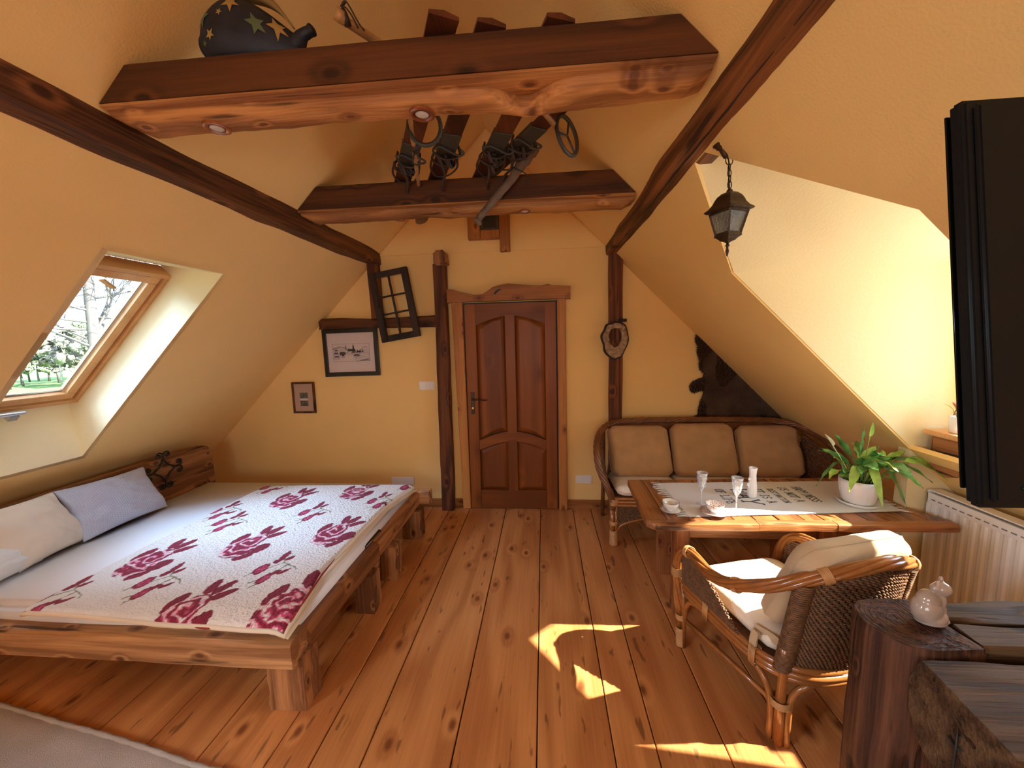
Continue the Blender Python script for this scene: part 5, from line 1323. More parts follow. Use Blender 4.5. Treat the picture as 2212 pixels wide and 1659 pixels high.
mb = MB(); weave(mb, backsurf, 34, 34, r=.0046, amp=.0062, seg=5, samp=3); build(mb, 'woven_back', M['weave'], ch, smooth=2, kind='stuff')
for s_ in (0, 1):
    mb = MB()
    def edge(u, v, s_=s_): 
        c_ = backsurf(0.0 if s_ == 0 else 1.0, v); o_ = (C3(1, 0, 0)-C3(0, 0, 0))*(.033*math.cos(2*PI*u)*(-1 if s_ == 0 else 1)) + (C3(0, 1, 0)-C3(0, 0, 0))*(.026*math.sin(2*PI*u))
        return c_+o_
    for j in range(46):
        v = (j+.5)/46; mb.tube([edge(i/14, min(1, v+.006*math.sin(i*2.7+j))) for i in range(14)], .0046, 5, loop=True)
    build(mb, 'rolled_edge', M['weave'], ch, smooth=2, kind='stuff')
for s_ in (-1, 1):
    A_, B_, C_, D_ = (s_*.300,.262,.375), (s_*.292,-.125,.375), (s_*.335,.075,.575), (s_*.318,.235,.545)
    def side(u, v, A_=A_, B_=B_, C_=C_, D_=D_):
        return (C3(*A_)*(1-u)+C3(*B_)*u)*(1-v) + (C3(*D_)*(1-u)+C3(*C_)*u)*v
    mb = MB(); weave(mb, side, 16, 24, r=.0046, amp=.006, seg=5, samp=3); build(mb, 'woven_side', M['weave'], ch, smooth=2, kind='stuff')
def boxcushion(name, c, thick, mat, label, group=None, seed=0, wr=.004, strap=None, round_=.16, cat='cushion'):
    """c: four corners of the mid plane; cushion with a full rounded edge"""
    c = [Vector(p) for p in c]; nrm = ((c[1]-c[0]).cross(c[3]-c[0])).normalized(); ctr = sum(c, Vector())/4
    mb = MB(); NU_, NV_ = 36, 30
    def P(u, v, side):
        d = min(u, 1-u, 1); e = min(v, 1-v, 1)
        ku = min(1, d/round_); kv = min(1, e/round_)
        k = (1-(1-ku)**2.6)**.5*(1-(1-kv)**2.6)**.5
        uu = u + (0.5-u)*.02*(1-kv); vv = v + (0.5-v)*.02*(1-ku)
        # round the corners
        cu = max(0, 1-d/.10); cv_ = max(0, 1-e/.10); rr_ = cu*cv_*.045
        uu += rr_*(1 if u < .5 else -1); vv += rr_*(1 if v < .5 else -1)
        p = (c[0]*(1-uu)+c[1]*uu)*(1-vv)+(c[3]*(1-uu)+c[2]*uu)*vv
        w_ = wr*(1.2*nz3(u*2.2+seed, v*2.2, 1)+.7*nz3(u*6, v*7+seed, 2) + 1.3*math.sin(8*v+5*u+3*nz3(u*2, v*2, seed))*(1-k)*min(1, k*3))
        return p + nrm*side*(thick/2*k + w_*min(1, k*1.5) + thick*.10*math.sin(PI*u)*math.sin(PI*v))
    mb.grid(lambda u, v: P(u, v, 1), NU_, NV_); mb.grid(lambda u, v: P(u, v, -1), NU_, NV_)
    bmesh.ops.remove_doubles(mb.bm, verts=mb.bm.verts, dist=.0008)
    o_ = build(mb, name, mat, loc=ctr, smooth=2, label=label, cat=cat, group=group)
    mb = MB()
    def ed(u, v): return P(u, v, 1)*.5 + P(u, v, -1)*.5
    E_ = [ed(i/24, 0) for i in range(24)] + [ed(1, i/24) for i in range(24)] + [ed(1-i/24, 1) for i in range(24)] + [ed(0, 1-i/24) for i in range(24)]
    mb.tube(E_, .0028, 5, loop=True); pp = build(mb, 'piping', mat, o_, smooth=2)
    return o_
cs = boxcushion('seat_cushion', [C3(-.262,.272,.418), C3(.262,.272,.418), C3(.245,-.265,.410), C3(-.245,-.265,.410)], .085, M['cream'], 'flat cream seat cushion in the rattan armchair', seed=3, wr=.003)
cb = boxcushion('back_cushion', [C3(-.235,-.165,.475), C3(.235,-.165,.475), C3(.235,-.355,.895), C3(-.235,-.345,.880)], .115, M['linen'], 'beige back cushion leaning in the rattan armchair', seed=6, wr=.005)
mb = MB(); mb.grid(lambda u, v: C3(-.262-.012*math.sin(v*3), -.165-.035*u, .44-.115*v), 3, 10); mb.grid(lambda u, v: C3(-.268-.012*math.sin(v*3), -.165-.035*u, .44-.115*v), 3, 10)
build(mb, 'tie_strap', M['linen'], cb, smooth=2)
mb = MB(); mb.grid(lambda u, v: C3(-.255+.03*math.sin(u*2), -.16-.12*u, .455-.04*v), 8, 3); build(mb, 'strap_band', M['linen'], cb, smooth=2)

# ---------------------------------------------------------------- sofa
XC = 1.335
sf_ = thing('rattan_sofa', 'dark rattan three-seat sofa against the back wall behind the table', 'sofa', (XC, 3.2, 0))
lh = [(.530,2.990,.30),(.522,2.985,.40),(.480,2.985,.50),(.432,3.02,.62),(.418,3.08,.73),(.435,3.19,.800),(.475,3.31,.845),(.56,3.42,.885),(.70,3.475,.905),(1.0,3.49,.912),(XC,3.49,.914)]
sr = lh + [(2*XC-x, y, z) for x, y, z in reversed(lh[:-1])]
mb = MB(); twisted(mb, sr, .0165, .0115, 6, .40, seg=7); build(mb, 'arm_rail', M['rattan_dark'], sf_, smooth=2)
for x in (.53, 2*XC-.53):
    s_ = -1 if x < 1 else 1
    mb = MB(); mb.tube([(x, 2.99, 0), (x, 2.99, .34)], .020, 10); mb.tube([(x-s_*.03, 2.985, .0), (x-s_*.03, 2.985, .33)], .013, 8)
    o_ = build(mb, 'leg', M['rattan'], sf_, smooth=2)
    mb = MB(); wrap(mb, (x-s_*.012, 2.988, .003), (x-s_*.012, 2.988, .125), .031, 24, .003); wrap(mb, (x-s_*.012, 2.988, .17), (x-s_*.012, 2.988, .20), .032, 7, .003); wrap(mb, (x-s_*.012, 2.988, .335), (x-s_*.012, 2.988, .385), .034, 10, .003)
    build(mb, 'cane_wrap', M['rattan_pale'], o_, smooth=2, kind='stuff')
    mb = MB(); mb.tube([(x+s_*.0, 3.50, 0), (x, 3.47, .40), (x, 3.47, .86)], .018, 8); build(mb, 'leg', M['rattan_dark'], sf_, smooth=2)
for k, z in enumerate((.335, .362, .388)):
    mb = MB(); mb.tube([(.53, 3.42, z), (.53, 2.99, z), (.545, 2.975, z), (2*XC-.545, 2.975, z), (2*XC-.53, 2.99, z), (2*XC-.53, 3.42, z)], .0125, 8); build(mb, 'seat_rail', M['rattan'], sf_, smooth=2)
def apr(u, v):
    x = .565+(2*XC-1.13)*u; zb = .105+.155*min(1, math.sin(PI*u)**.35*1.0) if 0 < u < 1 else .105
    return Vector((x, 2.985, zb + (.322-zb)*v))
mb = MB(); weave(mb, apr, 12, 100, r=.0052, amp=.006, seg=5, samp=3); build(mb, 'woven_apron', M['weave'], sf_, smooth=2, kind='stuff')
mb = MB(); P_ = [apr(i/60, 0) for i in range(61)]; mb.tube(P_, .012, 8); mb.tube([p+Vector((0,.02,-.01)) for p in P_], .010, 8); build(mb, 'arched_brace', M['rattan'], sf_, smooth=2)
for s_ in (-1, 1):
    def sp(u, v, s_=s_):
        A_ = Vector((.525,3.02,.40)); B_ = Vector((.535,3.40,.40)); D_ = Vector((.44,3.09,.70)); C_ = Vector((.50,3.36,.82))
        p = (A_*(1-u)+B_*u)*(1-v)+(D_*(1-u)+C_*u)*v
        if s_ > 0: p.x = 2*XC-p.x
        return p
    mb = MB(); weave(mb, sp, 24, 24, r=.0052, amp=.006, seg=5, samp=3); build(mb, 'woven_side', M['weave'], sf_, smooth=2, kind='stuff')
mb = MB(); mb.box(.55, 2*XC-.55, 2.99, 3.44, .385, .400); build(mb, 'seat_base', M['weave'], sf_)
mb = MB(); mb.hexa([(.56,3.455,.40),(2*XC-.56,3.455,.40),(2*XC-.56,3.47,.40),(.56,3.47,.40),(.62,3.475,.885),(2*XC-.62,3.475,.885),(2*XC-.62,3.487,.885),(.62,3.487,.885)]); build(mb, 'back_panel', M['rattan_dark'], sf_)
sxs = [.555, 1.075, 1.60, 2.115]
for i in range(3):
    a, b = sxs[i]+.004, sxs[i+1]-.004
    boxcushion('seat_cushion', [(a, 2.955, .448), (b, 2.955, .448), (b, 3.42, .442), (a, 3.42, .442)], .078, M['cream'], ['pale seat cushion at the left end of the rattan sofa', 'pale seat cushion in the middle of the rattan sofa', 'pale seat cushion at the right end of the rattan sofa'][i], 'sofa seat cushions', seed=20+i, wr=.003)
bc = [((.560, 1.078), (.545, 1.055), .885, .480), ((1.085, 1.600), (1.078, 1.595), .900, .480), ((1.610, 2.120), (1.620, 2.105), .880, .480)]
for i, (bx_, tx_, zt_, zb_) in enumerate(bc):
    boxcushion('back_cushion', [(bx_[0], 3.215, zb_), (bx_[1], 3.215, zb_), (tx_[1], 3.385, zt_), (tx_[0], 3.385, zt_)], .135, M['linen_dark'], ['slumped tan back cushion at the left end of the rattan sofa', 'tan back cushion in the middle of the rattan sofa', 'round-cornered tan back cushion at the right end of the rattan sofa'][i], 'sofa back cushions', seed=31+i*3, wr=.015, round_=.13)

# ---------------------------------------------------------------- fur hide on the back wall
ho = [(1.379,1.668),(1.42,1.635),(1.456,1.612),(1.475,1.585),(1.55,1.505),(1.66,1.395),(1.76,1.295),(1.86,1.195),(1.98,1.075),(2.10,.955),(2.17,.90),(2.20,.86),(2.18,.80),(1.8,.78),(1.45,.79),(1.31,.83),(1.283,.862),(1.35,.90),(1.415,.925),(1.425,.98),(1.432,1.04),(1.455,1.10),(1.470,1.16),(1.43,1.165),(1.385,1.145),(1.352,1.150),(1.333,1.195),(1.36,1.235),(1.41,1.262),(1.452,1.275),(1.468,1.32),(1.425,1.345),(1.415,1.385),(1.420,1.43),(1.395,1.50),(1.398,1.565),(1.375,1.61)]
hd_ = thing('fur_hide', 'dark brown animal hide hung on the wall above the rattan sofa', 'hide', (1.7, 3.64, 1.1))
mb = MB(); mb.prism(ho, 1, 3.628, 3.646)
build(mb, 'hide_skin', M['fur'], hd_, smooth=2)
def inside(x, z):
    c_ = False; n_ = len(ho)
    for i in range(n_):
        x1, z1_ = ho[i]; x2, z2_ = ho[(i+1) % n_]
        if (z1_ > z) != (z2_ > z) and x < (x2-x1)*(z-z1_)/(z2_-z1_)+x1: c_ = not c_
    return c_
random.seed(5); cnt = 0
tuft = [MB(), MB()]
def addtuft(x, z, dx, dz, L_, y=3.628, k=0):
    w_ = .0028; p = Vector((x, y, z)); t_ = Vector((x+dx*L_, y-.004-random.random()*.006, z+dz*L_)); s_ = Vector((-dz, 0, dx)).normalized()*w_
    tuft[k].face([p-s_, p+s_, t_])
for k in range(16000):
    x = random.uniform(1.28, 2.2); z = random.uniform(.80, 1.67)
    if not inside(x, z): continue
    a = -PI/2 + .5*nz3(x*5, z*5, 2) + random.uniform(-.5, .5) + (.6 if x < 1.5 else .2)
    dk = 1 if (x-1.42-.10*nz3(x*3, z*6, 3)) < .055*(1+nz3(z*8, 1, 1)) or nz3(x*3.3, z*2.2, 4) > .22 else 0
    addtuft(x, z, math.cos(a), math.sin(a), random.uniform(.014, .03), k=dk)
for i in range(len(ho)):
    x1, z1_ = ho[i]; x2, z2_ = ho[(i+1) % len(ho)]
    if x1 > 1.47 and x2 > 1.47 and z1_ > .84: continue
    d = math.hypot(x2-x1, z2_-z1_); nx_, nz_ = (z2_-z1_)/d, -(x2-x1)/d
    mid = ((x1+x2)/2+nx_*.01, (z1_+z2_)/2+nz_*.01)
    if inside(*mid): nx_, nz_ = -nx_, -nz_
    for k in range(int(d/.0012)):
        f_ = random.random(); addtuft(x1+(x2-x1)*f_-nx_*.006, z1_+(z2_-z1_)*f_-nz_*.006, nx_+random.uniform(-.5,.5), nz_-.3+random.uniform(-.5,.5), random.uniform(.010, .022), y=3.634, k=1)
build(tuft[0], 'hair', M['fur'], hd_, kind='stuff', fix=False); build(tuft[1], 'dark_hair', M['fur_dark'], hd_, kind='stuff', fix=False)

# ---------------------------------------------------------------- radiator, window sill, small pot, cord
rd = thing('radiator', 'white ribbed panel radiator under the dormer window', 'radiator', (2.19, 1.7, .12))
RY0, RY1, RZ0, RZ1 = 1.26, 2.262, .14, .775
mb = MB()
n = 60; rows = []
for i in range(n+1):
    y = RY1-.012 - (RY1-RY0-.024)*i/n
    o_ = .006 if (i % 3) == 0 else -.002
    rows.append([(2.150+o_, y, RZ0+.02), (2.150+o_, y, RZ1-.075)])
for i in range(n): mb.face([rows[i][0], rows[i+1][0], rows[i+1][1], rows[i][1]])
mb.box(2.146, 2.160, RY0, RY1, RZ1-.075, RZ1-.018); mb.box(2.146, 2.160, RY0, RY1, RZ0, RZ0+.022); mb.box(2.153, 2.165, RY0, RY1, RZ0, RZ1-.02)
build(mb, 'front_panel', M['radiator'], rd)
mb = MB(); mb.box(2.195, 2.212, RY0, RY1, RZ0, RZ1-.02); build(mb, 'back_panel', M['radiator'], rd)
mb = MB()
for y in (RY0, RY1-.004): mb.box(2.146, 2.214, y, y+.004, RZ0+.01, RZ1-.005)
build(mb, 'side_cover', M['radiator'], rd)
mb = MB()
mb.box(2.146, 2.214, RY0, RY1, RZ1-.006, RZ1); mb.bevel(.003, 2); build(mb, 'top_grille', M['radiator'], rd)
for k in range(26):
    mb = MB(); y = RY0+.03+k*.037; mb.box(2.1445, 2.1462, y, y+.022, RZ1-.055, RZ1-.049); build(mb, 'slot', M['ink_soft'], rd)
mb = MB(); mb.tube([(2.18, RY1+.004, .19), (2.18, RY1+.012, .19), (2.20, RY1+.012, .12), (2.20, RY1+.012, 0)], .008, 8); build(mb, 'pipe', M['white'], rd, smooth=2)
mb = MB(); mb.box(2.214, XW, 1.4, 1.5, .60, .66); mb.box(2.214, XW, 2.0, 2.1, .60, .66); mb.box(2.214, XW, 1.4, 1.5, .25, .31); mb.box(2.214, XW, 2.0, 2.1, .25, .31); build(mb, 'wall_bracket', M['white'], rd)
sill = thing('window_sill', 'pale wooden window sill on a carved board in the dormer', 'window sill', (2.2, 1.75, 1.1))
mb = MB(); mb.box(2.085, XW+.02, 1.32, 2.262, 1.095, 1.122); mb.bevel(.006, 2); build(mb, 'sill_board', M['pine_s'], sill, smooth=True)
cv_o = [(2.225, 1.093)] + [(1.36, 1.093), (1.36, .90)] + [(1.36+.865*i/20, .93 + .045*math.sin(i*.55+.6) + (.0 if i < 18 else .02*(i-18))) for i in range(1, 21)] 
mb = MB(); mb.prism(cv_o, 0, 2.112, 2.16); mb.bevel(.008, 2); build(mb, 'carved_apron', M['bed_y'], sill, smooth=True)
mb = MB(); mb.tube([(2.111, 2.22-.86*i/20, 1.005+.012*math.sin(i*.6)) for i in range(21)], .0035, 5); build(mb, 'crack', M['vent'], sill, smooth=2)
sp_ = thing('small_potted_plant', 'small reddish plant in a white pot on the dormer sill', 'potted plant', (2.165, 2.15, 1.123))
mb = MB(); mb.lathe([(.036,.0),(.040,.004),(.048,.085),(.046,.085),(.040,.07),(0.0005,.07)], (2.165,2.15,1.1235), 32); build(mb, 'pot', M['ceramic'], sp_, smooth=2)
M['redleaf'] = plain('reddish_leaf', (.45,.16,.10), .5, var=.4, vscale=30)
random.seed(9)
for k in range(16):
    a = k*2*PI/16+random.uniform(-.2,.2); r_ = random.uniform(.03,.075); mb = MB()
    leafmesh(mb, (2.165+.012*math.cos(a), 2.15+.012*math.sin(a), 1.195), (2.165+r_*math.cos(a), min(2.25, 2.15+r_*math.sin(a)), 1.215+random.uniform(.0,.09)), 0, .011, up=.25, pet=.3)
    bmesh.ops.remove_doubles(mb.bm, verts=mb.bm.verts, dist=1e-5); build(mb, 'leaf', M['redleaf'] if k % 3 else M['leaf_light'], sp_, smooth=2)
mb = MB(); mb.tube(catmull([(2.19, 2.20, 1.96), (2.178, 2.20, 1.7), (2.186, 2.20, 1.42), (2.20, 2.205, 1.28), (2.19, 2.215, 1.20), (2.205, 2.22, 1.124)], 8), .0022, 6)
build(mb, 'pull_cord', M['red'], loc=(2.19, 2.2, 1.96), smooth=2, label='thin red blind cord hanging in the dormer corner', cat='cord')

# ---------------------------------------------------------------- log bench and stone cat
bench = thing('log_bench', 'massive weathered log bench with stump post and split beam at lower right', 'bench', (1.4, 1.2, 0))
fp = [(1.152,1.400),(1.158,1.440),(1.180,1.478),(1.215,1.503),(1.262,1.517),(1.33,1.522),(1.41,1.523),(1.415,1.44),(1.425,1.35),(1.438,1.272),(1.36,1.262),(1.28,1.252),(1.225,1.256),(1.185,1.290),(1.160,1.340),(1.150,1.372)]
mb = MB(); rings = []; nn_ = 26
cfx, cfy = 1.30, 1.40
for i in range(nn_+1):
    z = -.342+.96*i/nn_; r = []
    for k, (x, y) in enumerate(fp):
        d = 1 + .045*nz3(k*.6, z*5, 3) + .02*nz3(k*1.9, z*3, 7) - (.03 if i == nn_ else 0)
        if k in (13,) : d -= .10*max(0, 1-abs(z-.4)/.25)
        if k == 12 and z > .1: d -= .05
        r.append((cfx+(x-cfx)*d, cfy+(y-cfy)*d, z))
    rings.append(r)
mb.loft(rings); build(mb, 'stump_post', M['old_z'], bench, smooth=True)
# end-grain rings on the stump top
for k in range(7):
    s_ = .90-.115*k; mb = MB(); mb.tube([(cfx-.03+(x-cfx)*s_*.86, cfy+(y-cfy)*s_, .6175) for x, y in fp], .0022, 5, loop=True); build(mb, 'growth_ring', M['old_z'], bench, smooth=2)
slabbeam('seat_beam', (1.432, 1.462, .525), (2.08, 1.468, .525), .055, .092, M['old_x'], bench, 3.0, jit=.010, n=30)
slabbeam('seat_beam', (1.446, 1.338, .520), (2.08, 1.332, .520), .058, .096, M['old_x'], bench, 7.0, jit=.010, n=30)
mb = MB(); rings = []
pr = [(-.165,.0),(-.150,-.10),(-.115,-.20),(-.05,-.285),(.03,-.315),(.11,-.285),(.155,-.20),(.165,-.10),(.160,-.022),(.148,.0),(.08,.002),(.0,.0),(-.08,.001),(-.15,.0)]
for i in range(31):
    x = 1.187+.9*i/30; r = []
    for k, (b, c_) in enumerate(pr):
        w_ = .012*nz3(k*.7, x*4, 2)+.004*nz3(k*2, x*14, 5)
        e_ = .965 if i == 0 else 1
        tx = .026*(b/.165) if i < 3 else 0
        r.append((x+tx, 1.092+(b*e_)*(1+w_*2)+.012*nz3(x*3, 3, 1)+ (.02 if i == 0 and c_ < -.08 and b > 0 else 0), .600+c_*e_*(1+w_*3)+(.004*nz3(x*6, b*12, 4))))
    rings.append(r)
mb.loft(rings); build(mb, 'thick_log', M['old_x'], bench, smooth=True)
mb = MB(); mb.box(1.52, 1.64, 1.0, 1.20, -.342, .32); mb.bevel(.02, 2); build(mb, 'log_foot', M['old_z'], bench, smooth=True)
mb = MB(); mb.box(1.95, 2.06, 1.29, 1.48, -.342, .44); mb.bevel(.02, 2); build(mb, 'log_foot', M['old_z'], bench, smooth=True)
for (pts_) in ([(1.182, 1.09, .52), (1.178, 1.085, .46), (1.182, 1.09, .40), (1.186, 1.088, .34)], [(1.184, 1.06, .47), (1.180, 1.09, .455), (1.182, 1.11, .47)]):
    mb = MB(); mb.tube(pts_, [.001,.0035,.0035,.001][:len(pts_)], 5); build(mb, 'end_crack', M['vent'], bench, smooth=2)
KB = 0.83
def nearer(o_, z0_=None):
    # settle the bench (first laid out at another scale) to its true size and place
    def mp(p): return Vector((p.x*KB, p.y*KB, 1.67-KB*(1.67-p.z)))
    old = OFF[o_.name].copy(); new = mp(old)
    if z0_ is not None: new.z = z0_
    obs = [o_] + list(o_.children)
    for c_ in obs:
        if c_.type == 'MESH':
            for v in c_.data.vertices: v.co = mp(v.co+old)-new
    o_.location = new
    for c_ in obs: OFF[c_.name] = new
nearer(bench, 0.0)
def remeshed(name, balls, mat, parent=None, loc=None, voxel=.004, label=None, cat=None, smooth_it=6):
    mb = MB()
    for (c_, r_, sc2, rot) in balls:
        mt = Matrix.Translation(Vector(c_)) @ Matrix.Rotation(rot, 4, 'Z') @ Matrix.Diagonal((*sc2, 1))
        bmesh.ops.create_icosphere(mb.bm, subdivisions=3, radius=r_, matrix=mt)
    o_ = build(mb, name, mat, parent, loc=loc, smooth=2, label=label, cat=cat)
    md = o_.modifiers.new('r', 'REMESH'); md.mode = 'VOXEL'; md.voxel_size = voxel
    m2 = o_.modifiers.new('s', 'SMOOTH'); m2.iterations = smooth_it; m2.factor = .5
    dg = bpy.context.evaluated_depsgraph_get(); dg.update()
    me = bpy.data.meshes.new_from_object(o_.evaluated_get(dg)); o_.modifiers.clear(); old = o_.data; o_.data = me
    me.polygons.foreach_set('use_smooth', [True]*len(me.polygons)); bpy.data.meshes.remove(old); me.name = name
    return o_
cx0, cy0, cz0 = 1.362, 1.385, .622
B_ = [((cx0-.012,cy0,cz0+.052), .05, (.92,.80,1.05), 0), ((cx0-.008,cy0,cz0+.088), .038, (.95,.8,1), 0), ((cx0+.004,cy0-.004,cz0+.03), .042, (1.15,.85,.75), 0),
      ((cx0+.022,cy0+.002,cz0+.085), .027, (.9,.9,1.5), 0), ((cx0+.028,cy0,cz0+.05), .024, (.9,.9,1.6), 0), ((cx0+.030,cy0-.002,cz0+.132), .027, (1.05,.9,.95), 0), ((cx0+.012,cy0-.002,cz0+.135), .018, (1.1,.9,.9), 0),
      ((cx0+.006,cy0-.012,cz0+.156), .009, (.7,.8,1.6), 0), ((cx0+.038,cy0+.012,cz0+.156), .010, (.7,.8,1.7), 0), ((cx0+.006,cy0,cz0+.012), .045, (1.15,.8,.28), 0), ((cx0+.045,cy0-.006,cz0+.012), .016, (1.2,.8,.7), 0)]
cat_ = remeshed('cat_figurine', B_, M['onyx'], loc=(cx0, cy0, cz0), voxel=.003, label='polished stone cat figurine sitting on the log bench', cat='figurine')

nearer(cat_)

# ---------------------------------------------------------------- television seen from behind
tv = thing('television', 'black flat television panel cut off by the right picture edge', 'television', (.78, .44, 1.7))
def TP(x, y, z): # tilt about the lower edge; z up the panel
    f_ = (z-1.490)/.413
    return (x - .010*(1-f_)*0 + (.0)*f_, y + .060*f_, z)
def tvb(x0_, x1_, y0_, y1_, z0_, z1_, nm, mt, bev):
    mb = MB(); mb.hexa([TP(x0_,y0_,z0_),TP(x1_,y0_,z0_),TP(x1_,y1_,z0_),TP(x0_,y1_,z0_),TP(x0_,y0_,z1_),TP(x1_,y0_,z1_),TP(x1_,y1_,z1_),TP(x0_,y1_,z1_)]); mb.bevel(bev, 3, .5); return build(mb, nm, mt, tv, smooth=True)
tvb(.431, 1.12, .402, .418, 1.490, 1.903, 'bezel', M['tv'], .004)
tvb(.440, 1.112, .397, .404, 1.497, 1.897, 'back_cover', M['tv'], .012)
tvb(.60, 1.04, .372, .394, 1.515, 1.78, 'back_housing', M['tv'], .012)
tvb(.43, 1.106, .4175, .4195, 1.505, 1.893, 'screen', M['screen'], .0005)
mb = MB(); mb.tube([TP(.464+.09*i/16, .3965, 1.512+.040*math.sin(PI*.5*i/16)) for i in range(17)], .0015, 6); build(mb, 'moulded_ridge', M['tv'], tv, smooth=2)
mb = MB(); mb.tube([(.80,.36,1.68), (.95,.25,1.68), (1.2,.15,1.68), (1.36,.15,1.685)], .014, 8); build(mb, 'wall_arm', M['iron'], tv, smooth=2)
mb = MB(); mb.hexa([(1.33,.09,1.62),(1.43,.09,1.62),(1.43,.21,1.62),(1.33,.21,1.62),(1.24,.09,1.75),(1.30,.09,1.75),(1.30,.21,1.75),(1.24,.21,1.75)]); build(mb, 'wall_plate', M['iron'], tv)

# ---------------------------------------------------------------- hanging lantern
LXp, LYp = .722, 1.62
ln = thing('hanging_lantern', 'aged bronze lantern hanging on a chain from the right roof beam', 'lantern', (LXp, LYp, 2.25))
mb = MB(); mb.lathe([(.030,.0),(.030,.006),(.024,.010),(.022,.018),(.015,.024),(.010,.05),(.008,.060),(0.0005,.06)], (.684,1.62,2.392), 24, axis=(.35,0,-1)); build(mb, 'ceiling_mount', M['bronze'], ln, smooth=2)
def link_ring(mb, c_, ax, az, rot, r=.0021):
    pts = [(c_[0]+ax*math.cos(a)*math.cos(rot), c_[1]+ax*math.cos(a)*math.sin(rot), c_[2]+az*math.sin(a)) for a in [2*PI*i/20 for i in range(20)]]
    mb.tube(pts, r, 6, loop=True)
mb = MB(); link_ring(mb, (.716,1.62,2.325), .016, .016, .3); build(mb, 'chain_link', M['bronze'], ln, smooth=2)
for k, z in enumerate((2.300, 2.279, 2.258)):
    mb = MB(); link_ring(mb, (.717+.0015*k,1.62,z), .0075, .014, 1.7 if k % 2 == 0 else .2, .0018); build(mb, 'chain_link', M['bronze'], ln, smooth=2)
mb = MB(); link_ring(mb, (.721,1.62,2.237), .010, .016, .5); build(mb, 'chain_link', M['bronze'], ln, smooth=2)
mb = MB(); mb.tube(catmull([(.704,1.62,2.342), (.714,1.621,2.328), (.717,1.622,2.30), (.719,1.622,2.25), (.722,1.62,2.215)], 6), .0024, 6); build(mb, 'cable', M['tv'], ln, smooth=2)
LR = .42
def sq(hw, z, n=6):
    out = []
    for k in range(4):
        for i in range(n):
            a = (-1+2*i/n); p = [(a, -1), (1, a), (-a, 1), (-1, -a)][k]
            x, y = p[0]*hw, p[1]*hw
            out.append((LXp+x*math.cos(LR)-y*math.sin(LR), LYp+x*math.sin(LR)+y*math.cos(LR), z))
    return out
mb = MB(); mb.loft([sq(h, z) for h, z in ((.004,2.222),(.007,2.218),(.008,2.212),(.020,2.207),(.030,2.196),(.036,2.184),(.041,2.170),(.050,2.156),(.060,2.147),(.062,2.143),(.056,2.138),(.044,2.136),(.010,2.14))]); build(mb, 'roof', M['bronze'], ln, smooth=True)
def corner(hw, k):
    x, y = [(-1,-1),(1,-1),(1,1),(-1,1)][k]; x *= hw; y *= hw; return Vector((LXp+x*math.cos(LR)-y*math.sin(LR), LYp+x*math.sin(LR)+y*math.cos(LR), 0))
H0, H1, ZA, ZB = .047, .030, 2.136, 2.052
mb = MB()
for k in range(4):
    a = corner(H0, k)+Vector((0,0,ZA)); b = corner(H1, k)+Vector((0,0,ZB)); mb.bar(a, b, .007, .007)
    for hh, zz in ((H0, ZA-.003), (H1, ZB+.003)):
        mb.bar(corner(hh, k)+Vector((0,0,zz)), corner(hh, (k+1) % 4)+Vector((0,0,zz)), .007, .007)
build(mb, 'lantern_frame', M['bronze'], ln)
for k in range(4):
    a = corner(H0-.001, k); b = corner(H0-.001, (k+1)%4); c_ = corner(H1-.001, (k+1)%4); d_ = corner(H1-.001, k)
    q_ = [a+Vector((0,0,ZA)), b+Vector((0,0,ZA)), c_+Vector((0,0,ZB)), d_+Vector((0,0,ZB))]
    inn_ = (Vector((LXp,LYp,2.095))-(q_[0]+q_[1]+q_[2]+q_[3])/4).normalized()*.0015
    mb = MB(); mb.hexa(q_+[p+inn_ for p in q_]); build(mb, 'lantern_pane', M['lampglass'], ln)
mb = MB(); mb.loft([sq(h, z) for h, z in ((.010,2.055),(.034,2.052),(.034,2.046),(.026,2.040),(.018,2.030),(.009,2.026),(.005,2.022))]); build(mb, 'base', M['bronze'], ln, smooth=True)
mb = MB(); mb.lathe([(.005,.0),(.005,-.008),(.009,-.012),(.005,-.017),(.004,-.022),(.007,-.034),(.004,-.048),(0.0005,-.055)], (LXp,LYp,2.024), 16); build(mb, 'finial', M['bronze'], ln, smooth=2)
mb = MB(); mb.lathe([(0.0005,.0),(.008,.0),(.009,.02),(.016,.04),(.014,.058),(0.0005,.066)], (LXp,LYp,2.055), 16); build(mb, 'bulb', M['ceramic'], ln, smooth=2)

